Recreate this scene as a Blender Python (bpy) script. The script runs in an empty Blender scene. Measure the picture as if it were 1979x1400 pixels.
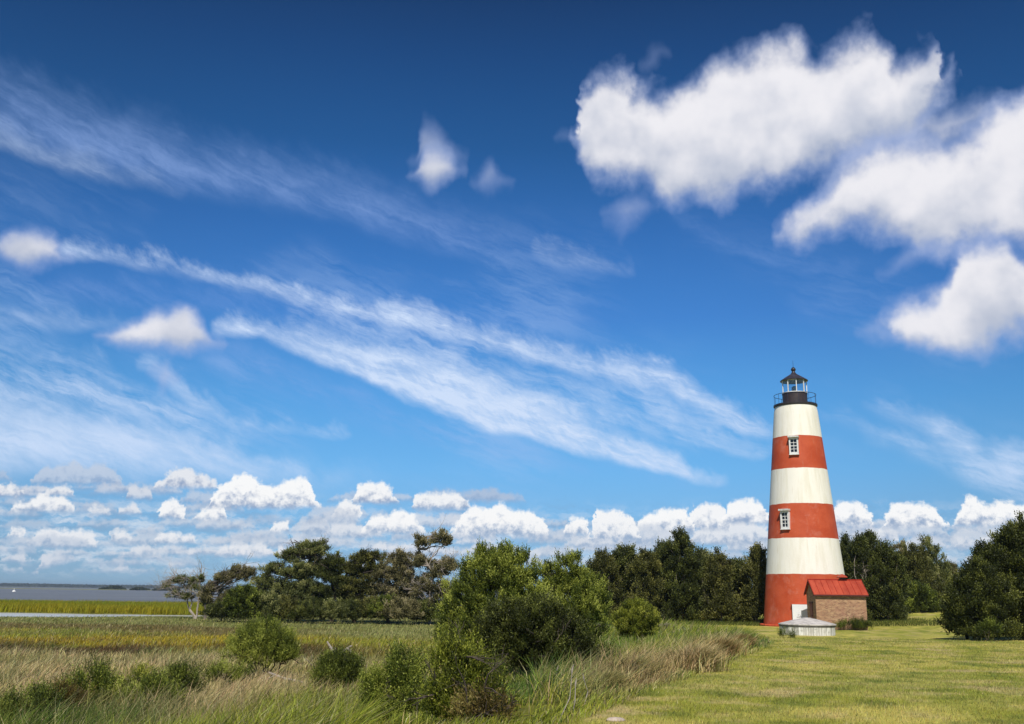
import bpy, math, random
import numpy as np
from mathutils import Vector

# ------------------------------------------------------------------ camera
F_PX, PITCH, ROLL, CAM_H = 1861.7, 0.2350, 0.0130, 2.518      # photo 1979 x 1400
W_PX, H_PX = 1979.0, 1400.0
scene = bpy.context.scene
C = scene.collection
cF = np.array([0, math.cos(PITCH), math.sin(PITCH)])
_R = np.array([1.0, 0, 0]); _U = np.array([0, -math.sin(PITCH), math.cos(PITCH)])
cR = _R * math.cos(ROLL) + _U * math.sin(ROLL)
cU = -_R * math.sin(ROLL) + _U * math.cos(ROLL)
cam = bpy.data.cameras.new('camera'); co = bpy.data.objects.new('camera', cam); C.objects.link(co)
cam.sensor_width = 36; cam.lens = 36 * F_PX / W_PX; cam.clip_start = 0.1; cam.clip_end = 30000
from mathutils import Matrix
M = Matrix(((cR[0], cU[0], -cF[0], 0), (cR[1], cU[1], -cF[1], 0), (cR[2], cU[2], -cF[2], CAM_H), (0, 0, 0, 1)))
co.matrix_world = M
scene.camera = co
vs = scene.view_settings
vs.view_transform = 'Standard'; vs.look = 'None'; vs.gamma = 1; vs.exposure = 0.0; vs.use_curve_mapping = False
cy = scene.cycles; cy.max_bounces = 5; cy.diffuse_bounces = 3; cy.glossy_bounces = 2; cy.transmission_bounces = 3; cy.volume_bounces = 0
scene.render.resolution_x = 1024; scene.render.resolution_y = 724

def ray(px, py):
    d = cF * F_PX + cR * (px - 989.5) - cU * (py - 700.0)
    return d / np.linalg.norm(d)
def azel(px, py):
    d = ray(px, py)
    return math.degrees(math.atan2(d[0], d[1])), math.degrees(math.asin(d[2]))
def on_ray(px, py, y):            # point of the sight line at depth y
    d = ray(px, py); t = y / d[1]
    return np.array([d[0] * t, y, CAM_H + d[2] * t])

# ------------------------------------------------------------------ sun
SUN_EL, SUN_AZ = 50.0, 183.0      # azimuth clockwise from +y: behind the camera, to its right
sl = bpy.data.lights.new('sun', 'SUN'); so = bpy.data.objects.new('sun', sl); C.objects.link(so)
sl.energy = 4.6; sl.angle = math.radians(0.53); sl.color = (1.0, 0.94, 0.84)
sv = Vector((math.sin(math.radians(SUN_AZ)) * math.cos(math.radians(SUN_EL)),
             math.cos(math.radians(SUN_AZ)) * math.cos(math.radians(SUN_EL)), math.sin(math.radians(SUN_EL))))
so.rotation_euler = sv.to_track_quat('Z', 'Y').to_euler(); so.location = (20, -60, 80)

# ------------------------------------------------------------------ node helper
def lin(c):
    return tuple((v / 255 / 12.92) if v / 255 <= 0.04045 else ((v / 255 + 0.055) / 1.055) ** 2.4 for v in c)
class NT:
    def __init__(s, tree): s.t = tree; s.n = tree.nodes; s.l = tree.links
    def new(s, kind, **kw):
        nd = s.n.new(kind)
        for k, v in kw.items(): setattr(nd, k, v)
        return nd
    def put(s, sock, v):
        if v is None: return
        if isinstance(v, bpy.types.NodeSocket): s.l.new(v, sock)
        elif isinstance(v, (tuple, list)) and len(v) == 3 and sock.type == 'RGBA': sock.default_value = (*v, 1)
        else: sock.default_value = v
    def m(s, op, a, b=None, c=None, clamp=False):
        nd = s.new('ShaderNodeMath', operation=op, use_clamp=clamp)
        for i, v in enumerate((a, b, c)): s.put(nd.inputs[i], v)
        return nd.outputs[0]
    def add(s, a, b): return s.m('ADD', a, b)
    def sub(s, a, b): return s.m('SUBTRACT', a, b)
    def mul(s, a, b): return s.m('MULTIPLY', a, b)
    def v(s, op, a, b=None):
        nd = s.new('ShaderNodeVectorMath', operation=op)
        s.put(nd.inputs[0], a)
        if b is not None: s.put(nd.inputs[1], b)
        return nd.outputs[0]
    def xyz(s, x, y=0.0, z=0.0):
        nd = s.new('ShaderNodeCombineXYZ')
        for i, q in enumerate((x, y, z)): s.put(nd.inputs[i], q)
        return nd.outputs[0]
    def sep(s, vec):
        nd = s.new('ShaderNodeSeparateXYZ'); s.put(nd.inputs[0], vec); return nd.outputs
    def noise(s, vec, scale, detail=4, rough=0.5, dims='3D', dist=0.0, color=False, lac=2.0):
        nd = s.new('ShaderNodeTexNoise', noise_dimensions=dims)
        s.put(nd.inputs['Vector'], vec); nd.inputs['Scale'].default_value = scale
        nd.inputs['Detail'].default_value = detail; nd.inputs['Roughness'].default_value = rough
        nd.inputs['Distortion'].default_value = dist; nd.inputs['Lacunarity'].default_value = lac
        return nd.outputs['Color'] if color else nd.outputs['Fac']
    def ss(s, x, a, b, lo=0.0, hi=1.0, kind='SMOOTHSTEP'):
        nd = s.new('ShaderNodeMapRange', interpolation_type=kind, clamp=True)
        s.put(nd.inputs[0], x)
        for i, q in enumerate((a, b, lo, hi)): s.put(nd.inputs[i + 1], q)
        return nd.outputs[0]
    def mix(s, f, a, b, mode='MIX'):
        nd = s.new('ShaderNodeMix', data_type='RGBA', blend_type=mode)
        s.put(nd.inputs[0], f); s.put(nd.inputs[6], a); s.put(nd.inputs[7], b)
        return nd.outputs[2]
    def ramp(s, f, stops, interp='LINEAR'):
        nd = s.new('ShaderNodeValToRGB'); cr = nd.color_ramp; cr.interpolation = interp
        while len(cr.elements) > 1: cr.elements.remove(cr.elements[-1])
        cr.elements[0].position = stops[0][0]; cr.elements[0].color = (*stops[0][1], 1)
        for p, c in stops[1:]:
            e = cr.elements.new(p); e.color = (*c, 1)
        s.put(nd.inputs[0], f); return nd.outputs[0]
    def curve(s, f, pts, vec=False):          # pts x,y inside 0..1
        nd = s.new('ShaderNodeFloatCurve'); cu = nd.mapping.curves[0]
        pts = sorted(pts)
        while len(cu.points) > 2: cu.points.remove(cu.points[1])
        cu.points[0].location = pts[0]; cu.points[1].location = pts[-1]
        for p in pts[1:-1]: cu.points.new(*p)
        for p in cu.points: p.handle_type = 'VECTOR' if vec else 'AUTO_CLAMPED'
        nd.mapping.update(); s.put(nd.inputs['Value'], f); return nd.outputs[0]

# ------------------------------------------------------------------ world: sky and clouds, all by direction
world = bpy.data.worlds.new('World'); world.use_nodes = True
wt = NT(world.node_tree); wt.n.clear()
STR = 0.1
tc = wt.new('ShaderNodeTexCoord')
dx, dy, dz = wt.sep(tc.outputs['Generated'])
AZ = wt.mul(wt.m('ARCTAN2', dx, dy), 57.29578)
EL = wt.mul(wt.m('ARCSINE', dz), 57.29578)
P = wt.xyz(AZ, EL)
sky = wt.new('ShaderNodeTexSky', sky_type='NISHITA', sun_disc=False)
sky.sun_elevation = math.radians(SUN_EL); sky.sun_rotation = math.radians(SUN_AZ)
sky.air_density = 1.0; sky.dust_density = 0.6; sky.ozone_density = 3.0
grad = wt.ramp(wt.ss(EL, -10, 40, kind='LINEAR'), [
    (0.00, lin((120, 140, 150))), (0.19, lin((150, 186, 214))), (0.205, lin((146, 188, 219))), (0.26, lin((132, 188, 232))),
    (0.34, lin((108, 181, 240))), (0.42, lin((86, 163, 231))), (0.52, lin((64, 132, 210))), (0.62, lin((48, 110, 184))),
    (0.72, lin((32, 88, 150))), (0.82, lin((24, 70, 126))), (0.90, lin((18, 53, 100))), (1.0, lin((15, 42, 84)))])
side = wt.ss(wt.m('ABSOLUTE', AZ), 8, 34, 1.0, 0.82)
base = wt.v('SCALE', grad); base.node.inputs['Scale'].default_value = 1.0
wt.l.new(wt.mul(side, 1.0 / STR), base.node.inputs['Scale'])
col = wt.mix(0.07, base, sky.outputs[0])

def scalec(c, k=1.0 / STR): return tuple(v * k for v in c)
E0, ES = -10.0, 60.0
def contour(pts, lo, hi):
    out = []
    for a, e in pts: out.append((min(1, max(0, (a - lo) / (hi - lo))), min(1, max(0, (e - E0) / ES))))
    res = [out[0]]
    for p in out[1:]:
        if p[0] - res[-1][0] > 0.0015: res.append(p)
    return res
def band(top, bot, az, el, close=True):
    T = sorted(azel(*p) for p in top); B = sorted(azel(*p) for p in bot)
    a0 = min(T[0][0], B[0][0]); a1 = max(T[-1][0], B[-1][0])
    if close:
        m0 = (T[0][1] + B[0][1]) / 2; m1 = (T[-1][1] + B[-1][1]) / 2
        T = [(a0 - 1.2, m0 - 1.5), (a0 - .5, m0)] + T + [(a1 + .5, m1), (a1 + 1.2, m1 - 1.5)]
        B = [(a0 - 1.2, m0 + 1.5), (a0 - .5, m0)] + B + [(a1 + .5, m1), (a1 + 1.2, m1 + 1.5)]
    lo, hi = a0 - 1.2, a1 + 1.2
    f = wt.ss(az, lo, hi, kind='LINEAR')
    t = wt.m('MULTIPLY_ADD', wt.curve(f, contour(T, lo, hi)), ES, E0)
    b = wt.m('MULTIPLY_ADD', wt.curve(f, contour(B, lo, hi)), ES, E0)
    return wt.sub(t, el), wt.sub(el, b), t, b

def after(c, x):          # x, evaluated only once the colour c is known: keeps the shader's working memory small
    return wt.m('MULTIPLY_ADD', c, 1e-9, x)
# --- shared noises
wS = wt.sep(wt.noise(P, 0.55, 7, 0.56, '2D', color=True))          # billows of the near cumulus
bx, by, bz = [wt.sub(q, 0.5) for q in wS]
hS = wt.sep(wt.noise(P, 1.9, 5, 0.6, '2D', color=True))            # small far cumulus
hx, hy, hz = [wt.sub(q, 0.5) for q in hS]
th = math.radians(-19)
Srot = wt.add(wt.mul(AZ, math.cos(th)), wt.mul(EL, math.sin(th)))  # along the cirrus
Trot = wt.sub(wt.mul(EL, math.cos(th)), wt.mul(AZ, math.sin(th)))
Trw = wt.add(Trot, wt.mul(bx, 0.8))
fib = wt.noise(wt.xyz(wt.mul(Srot, 0.16), Trw), 1.25, 7, 0.6, '2D')
fib2 = wt.noise(wt.xyz(wt.mul(Srot, 0.5), wt.add(Trw, 40.0)), 0.35, 6, 0.6, '2D')
fib3 = wt.noise(wt.xyz(wt.mul(Srot, 0.10), wt.add(Trw, 11.0)), 3.6, 5, 0.7, '2D')
fibre = wt.ss(wt.add(wt.add(wt.mul(fib, 0.5), wt.mul(fib2, 0.4)), wt.mul(fib3, .28)), 0.44, 0.76)
# a thin veil of fibres over the middle of the sky
pat = wt.noise(wt.xyz(wt.mul(Srot, .35), wt.add(Trw, 5.0)), 0.20, 3, 0.5, '2D')
vm = wt.mul(wt.mul(wt.ss(EL, 4, 9), wt.ss(EL, 15, 24, 1.0, 0.0)), wt.mul(wt.ss(pat, 0.44, 0.66), wt.ss(AZ, -2, 9, 1.0, .35)))
col = wt.mix(wt.mul(wt.mul(vm, fibre), .34), col, scalec(lin((176, 204, 245))))

# --- cirrus: (top contour, bottom contour, softness top, softness bottom, opacity, fibre share)
CIR = [
 ([(560,590),(700,610),(850,650),(1000,690),(1150,725),(1300,770),(1450,830)], [(560,640),(700,680),(850,740),(1000,790),(1150,830),(1300,870),(1450,885)], 1.0, 1.5, 0.36, 0.9),
 ([(380,650),(600,720),(800,800),(1000,860),(1200,900),(1400,945)], [(380,700),(600,790),(800,860),(1000,905),(1200,935),(1400,960)], 1.2, 1.5, 0.28, 0.8),
 ([(60,560),(200,540),(400,560),(600,610)], [(60,600),(200,600),(400,610),(600,640)], 1.0, 1.5, 0.28, 0.8),
 ([(-60,70),(0,100),(150,160),(400,245),(600,300),(800,365),(1000,450),(1150,505)],
  [(-60,250),(0,280),(200,345),(340,378),(600,425),(800,480),(1000,515),(1150,535)], 3.6, 1.6, 0.52, 0.5),
 ([(-60,190),(0,225),(100,270),(200,310),(340,358)], [(-60,270),(0,292),(100,330),(200,355),(340,376)], 2.2, 0.7, 0.5, 0.45),
 ([(130,472),(190,482),(260,500),(400,528),(520,545),(620,575),(720,590),(800,585),(880,620),(960,640),(1050,668),(1140,690),(1230,700),(1290,708),(1350,745),(1420,790),(1490,830)],
  [(130,498),(200,508),(300,528),(450,560),(600,600),(750,638),(900,668),(1050,705),(1150,732),(1250,755),(1330,785),(1400,822),(1490,850)], 0.9, 0.8, 1.0, 0.5),
 ([(430,622),(520,628),(590,632),(650,655),(750,672),(850,692),(940,715),(1020,748),(1100,785),(1200,825),(1300,875),(1400,928)],
  [(430,650),(520,665),(590,685),(650,715),(720,750),(850,800),(1000,845),(1150,880),(1300,918),(1400,938)], 1.2, 0.55, 1.1, 0.40),
 ([(1180,715),(1240,745),(1290,795),(1340,835),(1400,862),(1480,878)], [(1180,745),(1240,790),(1290,830),(1340,858),(1400,874),(1480,888)], 0.8, 0.5, 0.5, 0.5),
 ([(-60,770),(0,785),(100,795),(200,808),(330,838),(450,868),(540,900),(640,935)],
  [(-60,930),(0,930),(100,930),(200,930),(330,935),(450,940),(540,945),(640,950)], 1.1, 2.0, 0.72, 0.35),
 ([(-60,650),(0,668),(100,690),(200,712),(300,752),(400,800),(480,838)], [(-60,790),(0,800),(100,800),(200,808),(300,830),(400,850),(480,860)], 1.3, 1.2, 0.5, 0.85),
 ([(-60,700),(0,720),(100,740),(250,775),(400,830),(560,880),(760,930)], [(-60,950),(0,950),(100,950),(250,955),(400,960),(560,965),(760,970)], 2.5, 2.5, 0.5, 0.25),
 ([(-60,590),(0,602),(120,612),(240,622)], [(-60,622),(0,630),(120,640),(240,645)], 0.8, 0.8, 0.35, 0.4),
 ([(290,700),(340,730),(400,775),(470,815),(560,828),(660,838)], [(290,718),(340,760),(400,798),(470,828),(560,838),(660,846)], 0.45, 0.4, 0.45, 0.4),
 ([(1680,840),(1760,850),(1850,880),(2040,930)], [(1680,870),(1760,900),(1850,940),(2040,990)], 1.0, 1.6, 0.4, 0.7),
 ([(1600,800),(1700,830),(1850,900),(2040,960)], [(1600,815),(1700,860),(1850,930),(2040,985)], .8, 1.0, 0.3, 0.7),
 ([(1690,775),(1760,788),(1830,812),(1900,845),(2040,880)], [(1690,800),(1760,840),(1830,900),(1900,940),(2040,960)], 1.2, 2.0, 0.75, 0.5),
 ([(1290,395),(1350,430),(1420,470),(1520,505),(1640,520)], [(1290,415),(1350,455),(1420,495),(1520,525),(1640,535)], 0.8, 0.8, 0.16, 0.4),
 ([(1040,470),(1090,478),(1150,495),(1210,520)], [(1040,500),(1090,515),(1150,522),(1210,530)], 0.7, 0.7, 0.3, 0.5),
]
cw = wt.sep(wt.noise(P, 0.22, 2, 0.5, '2D', color=True))
azc = wt.add(AZ, wt.mul(wt.sub(cw[0], .5), 2.0)); elc = wt.add(EL, wt.mul(wt.sub(cw[1], .5), 1.0))
t2 = math.radians(-48)                                            # feathers combed upwards out of the streaks
fea = wt.noise(wt.xyz(wt.mul(wt.add(wt.mul(AZ, math.cos(t2)), wt.mul(EL, math.sin(t2))), .35), wt.sub(wt.mul(EL, math.cos(t2)), wt.mul(AZ, math.sin(t2)))), 1.15, 7, .62, '2D')
fea2 = wt.sub(fea, 0.5)
elt = wt.add(wt.add(elc, wt.mul(fea2, 1.8)), wt.mul(by, 1.5))
mod = wt.add(wt.mul(fibre, .95), wt.mul(wt.ss(fea, .40, .62), .35))
cir_col = scalec(lin((206, 224, 251)))
for top, bot, st, sb, op, fs in CIR:
    dt, _, t, b = band(top, bot, after(col, azc), elt)
    db = wt.sub(elc, b)
    a = wt.mul(wt.ss(dt, -0.7, st), wt.ss(wt.add(db, wt.mul(bx, .5)), -0.25, sb))
    a = wt.mul(wt.mul(a, op), wt.m('MULTIPLY_ADD', mod, min(1, fs + .18), max(0, .82 - fs)))
    c_ = scalec(lin((150, 180, 235))) if op in (0.52, 0.16, 0.28) else cir_col
    col = wt.mix(a, col, c_)

# --- far cumulus over the horizon: x0, x1, top, base, brightness (photo pixels turned into directions)
FARC = [
 (60,235,888,936,.45),(-30,22,905,928,.3),(298,422,903,944,.75),(88,142,935,958,.75),(242,296,938,965,.6),(-30,45,934,958,.8),
 (402,622,917,981,1.0),(680,768,930,973,.95),(795,912,944,984,.9),(300,360,963,1003,.95),(20,150,955,990,.9),(640,700,962,1000,.9),(575,700,975,1012,.45),
 (370,438,970,1006,.95),(170,215,974,996,.7),(230,275,973,994,.7),(698,822,985,1032,1.0),(868,1066,974,1036,1.0),(1090,1140,996,1034,1.0),(520,562,1006,1030,.95),
 (10,48,1016,1040,.95),(50,190,1012,1058,.95),(212,256,1019,1046,.9),(296,384,1024,1050,.95),(440,560,1020,1042,.45),
 (1140,1240,982,1046,.95),(1225,1345,972,1030,1.0),(1330,1410,966,1024,.95),(1395,1492,961,1012,1.0),(1330,1500,1000,1052,.75),(1090,1330,1010,1056,.5),(1230,1330,1020,1052,.8),
 (1590,1700,985,1040,.5),(1690,1840,1000,1040,.55),(1400,1500,1030,1066,.7),(1560,1660,1036,1066,.6),(860,960,1012,1044,.6),(560,640,1000,1030,.55),(620,720,1008,1040,.7),
 (150,250,1000,1018,.45),(-30,80,978,996,.5),(100,180,1058,1074,.6),(300,420,1000,1016,.5),(1100,1200,1044,1066,.7),(1180,1290,1040,1064,.65),
 (1600,1692,966,1018,1.0),(1706,1832,960,1020,1.0),(1838,2020,958,1018,1.0),(1610,1705,1012,1050,.6),(1640,1740,1018,1050,.9),(1830,1979,1018,1062,.55),(1740,1830,1030,1060,.6),
 (240,380,1049,1073,.85),(410,530,1043,1076,1.0),(530,556,1054,1076,.9),(600,700,1030,1052,.6),(700,830,1045,1066,.8),(760,900,1052,1076,.7),(890,1010,1050,1072,.6),(1020,1120,1056,1078,.7),
 (0,60,1070,1086,.75),(80,150,1064,1078,.6),(190,290,1078,1092,.6),(330,400,1080,1094,.5),(560,660,1072,1090,.6),(660,760,1078,1090,.5),(0,45,1096,1104,.8),(140,230,1098,1106,.5),(250,300,1098,1106,.6),
 (1010,1150,1076,1094,.5),(1150,1300,1060,1082,.5),(1350,1450,1060,1080,.5),
]
_r = random.Random(11)
for k in range(90):
    y_ = 1048 + 62 * _r.random() ** .8; w_ = (1122 - y_) * _r.uniform(.7, 2.2) + 14; x_ = _r.uniform(-120, 2080); h_ = (1130 - y_) * _r.uniform(.12, .26) + 3
    FARC.append((x_, x_ + w_, y_ - h_, y_, _r.uniform(.4, .85)))
FARC = [(q[0], q[1], q[2] + .013 * 0, q[3], q[4], i) for i, q in enumerate(FARC)]
_n0 = len(FARC)
for k in range(70):
    x_ = _r.uniform(-120, 1120) if k < 48 else _r.uniform(1080, 2080); y_ = _r.uniform(962, 1062) if x_ > 300 else _r.uniform(940, 1062)
    if x_ > 1000 and y_ < 1015: y_ += 40
    w_ = _r.uniform(50, 190); FARC.append((x_, x_ + w_, y_ - _r.uniform(12, 26), y_, _r.uniform(.25, .6), -1))
layers = []
for q in sorted(FARC, key=lambda q: (q[5] >= 0, -q[3])):
    for L in layers:
        if (L[0][5] >= 0) != (q[5] >= 0): continue
        if all(q[1] + 30 < r[0] or q[0] > r[1] + 30 for r in L): L.append(q); break
    else: layers.append([q])
# pale veils low over the horizon
veil = wt.noise(wt.xyz(wt.mul(AZ, 0.3), wt.add(EL, wt.mul(hx, .5))), 1.7, 5, 0.6, '2D')
va = wt.mul(wt.ss(veil, 0.44, 0.72), wt.mul(wt.ss(EL, 0.2, 1.4), wt.ss(EL, 3.0, 5.8, 1.0, 0.0)))
col = wt.mix(wt.mul(va, wt.ss(AZ, -30, 10, .85, .6)), col, scalec(lin((216, 227, 240))))
va2 = wt.mul(wt.ss(veil, 0.50, 0.30), wt.mul(wt.ss(EL, 0.5, 2.0), wt.ss(EL, 3.5, 6.0, 1.0, 0.0)))
col = wt.mix(wt.mul(va2, 0.35), col, scalec(lin((130, 158, 190))))
azh = wt.add(AZ, wt.mul(hx, 0.9)); elh = wt.add(EL, wt.mul(hy, .72))
rr = random.Random(5)
elb = wt.add(EL, wt.mul(hx, 0.28)); hsum = wt.sub(wt.mul(hy, -1.1), wt.mul(hz, 1.3))
low = wt.mix(wt.ss(EL, 1, 7), scalec(lin((158, 182, 210))), scalec(lin((146, 164, 196)))); high = wt.mix(wt.ss(EL, 1.0, 4.5), scalec(lin((226, 230, 238))), scalec(lin((252, 252, 252))))
print('cloud rows', len(layers))
for L in layers:
    T, B, S = [], [], []
    for x0, x1, yt, yb, br, _ in sorted(L):
        n = max(3, int((x1 - x0) / 26))
        a0, e0 = azel(x0, yb); a1, e1 = azel(x1, yb); h = azel((x0 + x1) / 2, yt)[1] - (e0 + e1) / 2
        pk = rr.uniform(0.3, 0.7)
        T += [(a0 - .30, e0 - .9), (a0 - .02, e0 + .05)]
        for k in range(n):
            t = (k + .6) / (n + .2); env = min(1, 3.4 * min(t, 1 - t) + .38) * (1 - rr.uniform(.0, .7) * abs(t - pk))
            T.append((a0 + (a1 - a0) * t, e0 + (e1 - e0) * t + h * env * rr.uniform(.78, 1.08)))
        T += [(a1 + .02, e1 + .05), (a1 + .30, e1 - .9)]
        B += [(a0 - .4, e0), (a1 + .4, e1)]; S += [(a0 - .4, br), (a1 + .4, br)]
    lo, hi = min(T)[0] - .6, max(T)[0] + .6
    T = [(lo, T[0][1])] + T + [(hi, T[-1][1])]; B = [(lo, B[0][1])] + B + [(hi, B[-1][1])]; S = [(lo, S[0][1])] + S + [(hi, S[-1][1])]
    f = wt.ss(after(col, azh), lo, hi, kind='LINEAR')
    t = wt.m('MULTIPLY_ADD', wt.curve(f, contour(T, lo, hi)), ES, E0)
    b = wt.m('MULTIPLY_ADD', wt.curve(f, contour(B, lo, hi), True), ES, E0)
    br = wt.curve(f, [((a - lo) / (hi - lo), q) for a, q in S])
    up = wt.sub(t, elh); dn = wt.sub(elb, b)
    rel = wt.m('DIVIDE', dn, wt.m('MAXIMUM', wt.sub(t, b), 0.2))
    light = wt.ss(wt.add(rel, hsum), -0.22, 0.60)
    light = wt.mul(light, br)
    a = wt.mul(wt.ss(up, -0.10, 0.24), wt.ss(dn, -0.20, 0.22))
    a = wt.mul(a, wt.ss(br, 0.2, 0.8, 0.5, 0.97))
    cc = wt.mix(light, low, high)
    col = wt.mix(a, col, cc)

# --- near cumulus
NEARC = [  # top, bottom, brightness, softness, density
 ([(1560,395),(1590,350),(1650,270),(1700,240),(1760,215),(1830,200),(1890,200),(1940,195),(2050,150)],
  [(1560,405),(1600,380),(1650,330),(1700,310),(1760,300),(1830,290),(1890,270),(1940,260),(2050,260)], .72, 1.2, .80),
 ([(1118,262),(1130,185),(1165,150),(1205,140),(1225,170),(1290,182),(1340,160),(1390,122),(1440,112),(1480,98),(1515,82),(1555,98),(1590,118),(1640,92),(1670,68),(1705,88),(1740,120),(1780,112),(1805,98),(1825,130),(1828,160)],
  [(1118,282),(1140,330),(1180,345),(1240,352),(1275,378),(1320,392),(1360,380),(1400,388),(1440,365),(1500,350),(1560,330),(1620,305),(1680,285),(1740,265),(1790,235),(1828,170)], .98, .85, 1.0),
 ([(1505,440),(1530,425),(1560,400),(1600,365),(1640,320),(1700,285),(1760,278),(1800,278),(1840,290),(1880,260),(1930,210),(1979,180),(2060,150)],
  [(1505,450),(1560,462),(1610,442),(1680,446),(1740,455),(1790,480),(1820,492),(1850,475),(1900,468),(1979,465),(2060,460)], .97, .85, 1.0),
 ([(1712,520),(1750,480),(1800,460),(1840,470)], [(1712,535),(1750,520),(1800,500),(1840,490)], .7, 1.0, .5),
 ([(1712,612),(1740,592),(1790,580),(1830,540),(1850,490),(1880,470),(1920,468),(1950,478),(1979,500),(2060,520)],
  [(1712,628),(1740,662),(1790,682),(1850,684),(1900,680),(1940,665),(1979,645),(2060,640)], .93, .8, 1.0),
 ([(1670,630),(1690,620),(1712,640)], [(1670,645),(1690,655),(1712,660)], .6, .8, .5),
 ([(800,300),(812,250),(828,226),(850,240),(875,278),(893,300)], [(800,318),(830,330),(860,330),(893,320)], .55, 1.7, .62),
 ([(803,335),(815,300),(840,280),(868,296),(890,325)], [(803,350),(830,364),(856,356),(875,345),(890,335)], .80, 1.1, .9),
 ([(922,348),(940,325),(955,308),(968,325),(978,345)], [(922,366),(945,374),(978,358)], .6, 1.5, .62),
 ([(1180,405),(1210,382),(1235,378),(1258,395)], [(1180,418),(1205,428),(1235,418),(1258,402)], .55, 1.2, .6),
 ([(1185,425),(1205,418),(1215,428)], [(1185,440),(1200,460),(1215,445)], .4, 1.0, .3),
 ([(1245,120),(1262,98),(1280,92)], [(1245,140),(1262,128),(1280,112)], .5, 1.0, .3),
 ([(1085,255),(1100,260),(1120,270)], [(1085,268),(1100,278),(1120,292)], .5, 1.0, .4),
 ([(5,455),(40,443),(75,445),(105,450),(118,478),(128,492)], [(5,500),(40,522),(75,518),(105,505),(128,500)], .85, .9, .95),
 ([(205,645),(240,628),(280,605),(325,594),(350,592),(375,608),(400,630),(415,655)], [(205,660),(250,675),(330,678),(380,676),(415,665)], .88, .75, .97),
 ([(305,712),(318,708),(330,722)], [(305,730),(318,752),(330,745)], .55, .8, .5),
]
lowN = wt.noise(P, 0.30, 3, 0.5, '2D')                     # broad soft shading inside the clouds
mS = wt.sep(wt.noise(wt.v('ADD', P, (31.0, 7.0, 0.0)), 0.42, 3, 0.5, '2D', color=True))
mx_, my_ = wt.sub(mS[0], .5), wt.sub(mS[1], .5)
for top, bot, br, soft, den in NEARC:
    wpx = top[-1][0] - top[0][0]; small = wpx < 240
    k1, k2 = (.45, .5) if small else (1.0, .85)
    az_ = wt.add(wt.add(after(col, AZ), wt.mul(mx_, k1 * 2.0)), wt.mul(bx, k1)); el_ = wt.add(wt.add(after(col, EL), wt.mul(my_, k1 * 1.6)), wt.mul(by, k2 * 1.6))
    dt, db, t, b = band(top, bot, az_, el_)
    d = wt.m('SMOOTH_MIN', dt, db, 0.5)
    d = wt.add(d, wt.mul(bz, .6 if small else .9))
    sf = soft * (1.2 if small else 1.7)
    a = wt.m('POWER', wt.ss(d, -0.45 if small else -.9, sf), .75)
    a = wt.mul(a, den)
    rel = wt.m('DIVIDE', wt.sub(el_, b), wt.m('MAXIMUM', wt.sub(t, b), 0.3))
    light = wt.ss(wt.add(wt.add(rel, wt.mul(wt.sub(lowN, .5), 1.3)), wt.mul(bx, .25)), -0.15, 0.85)
    light = wt.mul(light, br)
    cc = wt.mix(light, scalec(lin((186, 194, 212))), scalec(lin((240, 239, 244))))
    rim = wt.mix(wt.ss(a, .15, .98), scalec(lin((160, 180, 226))), cc)
    col = wt.mix(a, col, rim)

bg = wt.new('ShaderNodeBackground'); wt.put(bg.inputs[0], col); bg.inputs[1].default_value = STR
ow = wt.new('ShaderNodeOutputWorld'); wt.l.new(bg.outputs[0], ow.inputs[0])
scene.world = world
world.cycles.sampling_method = 'MANUAL'; world.cycles.sample_map_resolution = 512

#@@GROUND
# ------------------------------------------------------------------ helpers: objects
def tag(o, label=None, cat=None, group=None, kind=None):
    if label: o['label'] = label
    if cat: o['category'] = cat
    if group: o['group'] = group
    if kind: o['kind'] = kind
    return o
def empty(name, loc, label=None, cat=None, group=None, rz=0.0):
    o = bpy.data.objects.new(name, None); C.objects.link(o)
    o.location = loc; o.rotation_euler = (0, 0, rz); o.empty_display_size = .3
    return tag(o, label, cat, group)
def link(name, me, mat, parent=None):
    o = bpy.data.objects.new(name, me); C.objects.link(o)
    if mat: me.materials.append(mat)
    if parent: o.parent = parent
    return o
def np_mesh(name, verts, faces, mat, parent=None, fattr=None, vattr=None, smooth=False):
    """faces: (N,k) array with one k"""
    me = bpy.data.meshes.new(name); k = faces.shape[1]
    me.vertices.add(len(verts)); me.vertices.foreach_set('co', np.ascontiguousarray(verts, np.float32).ravel())
    me.loops.add(faces.size); me.loops.foreach_set('vertex_index', np.ascontiguousarray(faces, np.int32).ravel())
    me.polygons.add(len(faces)); me.polygons.foreach_set('loop_start', np.arange(0, faces.size, k, dtype=np.int32))
    try: me.polygons.foreach_set('loop_total', np.full(len(faces), k, np.int32))
    except Exception: pass
    me.update(calc_edges=True)
    if fattr is not None:
        a = me.attributes.new('rnd', 'FLOAT', 'FACE'); a.data.foreach_set('value', np.ascontiguousarray(fattr, np.float32))
    if vattr is not None:
        a = me.attributes.new('tint', 'FLOAT_COLOR', 'POINT')
        a.data.foreach_set('color', np.ascontiguousarray(np.c_[vattr, np.ones(len(vattr))], np.float32).ravel())
    if smooth: me.polygons.foreach_set('use_smooth', np.ones(len(faces), bool))
    me.validate()
    return link(name, me, mat, parent)

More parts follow.
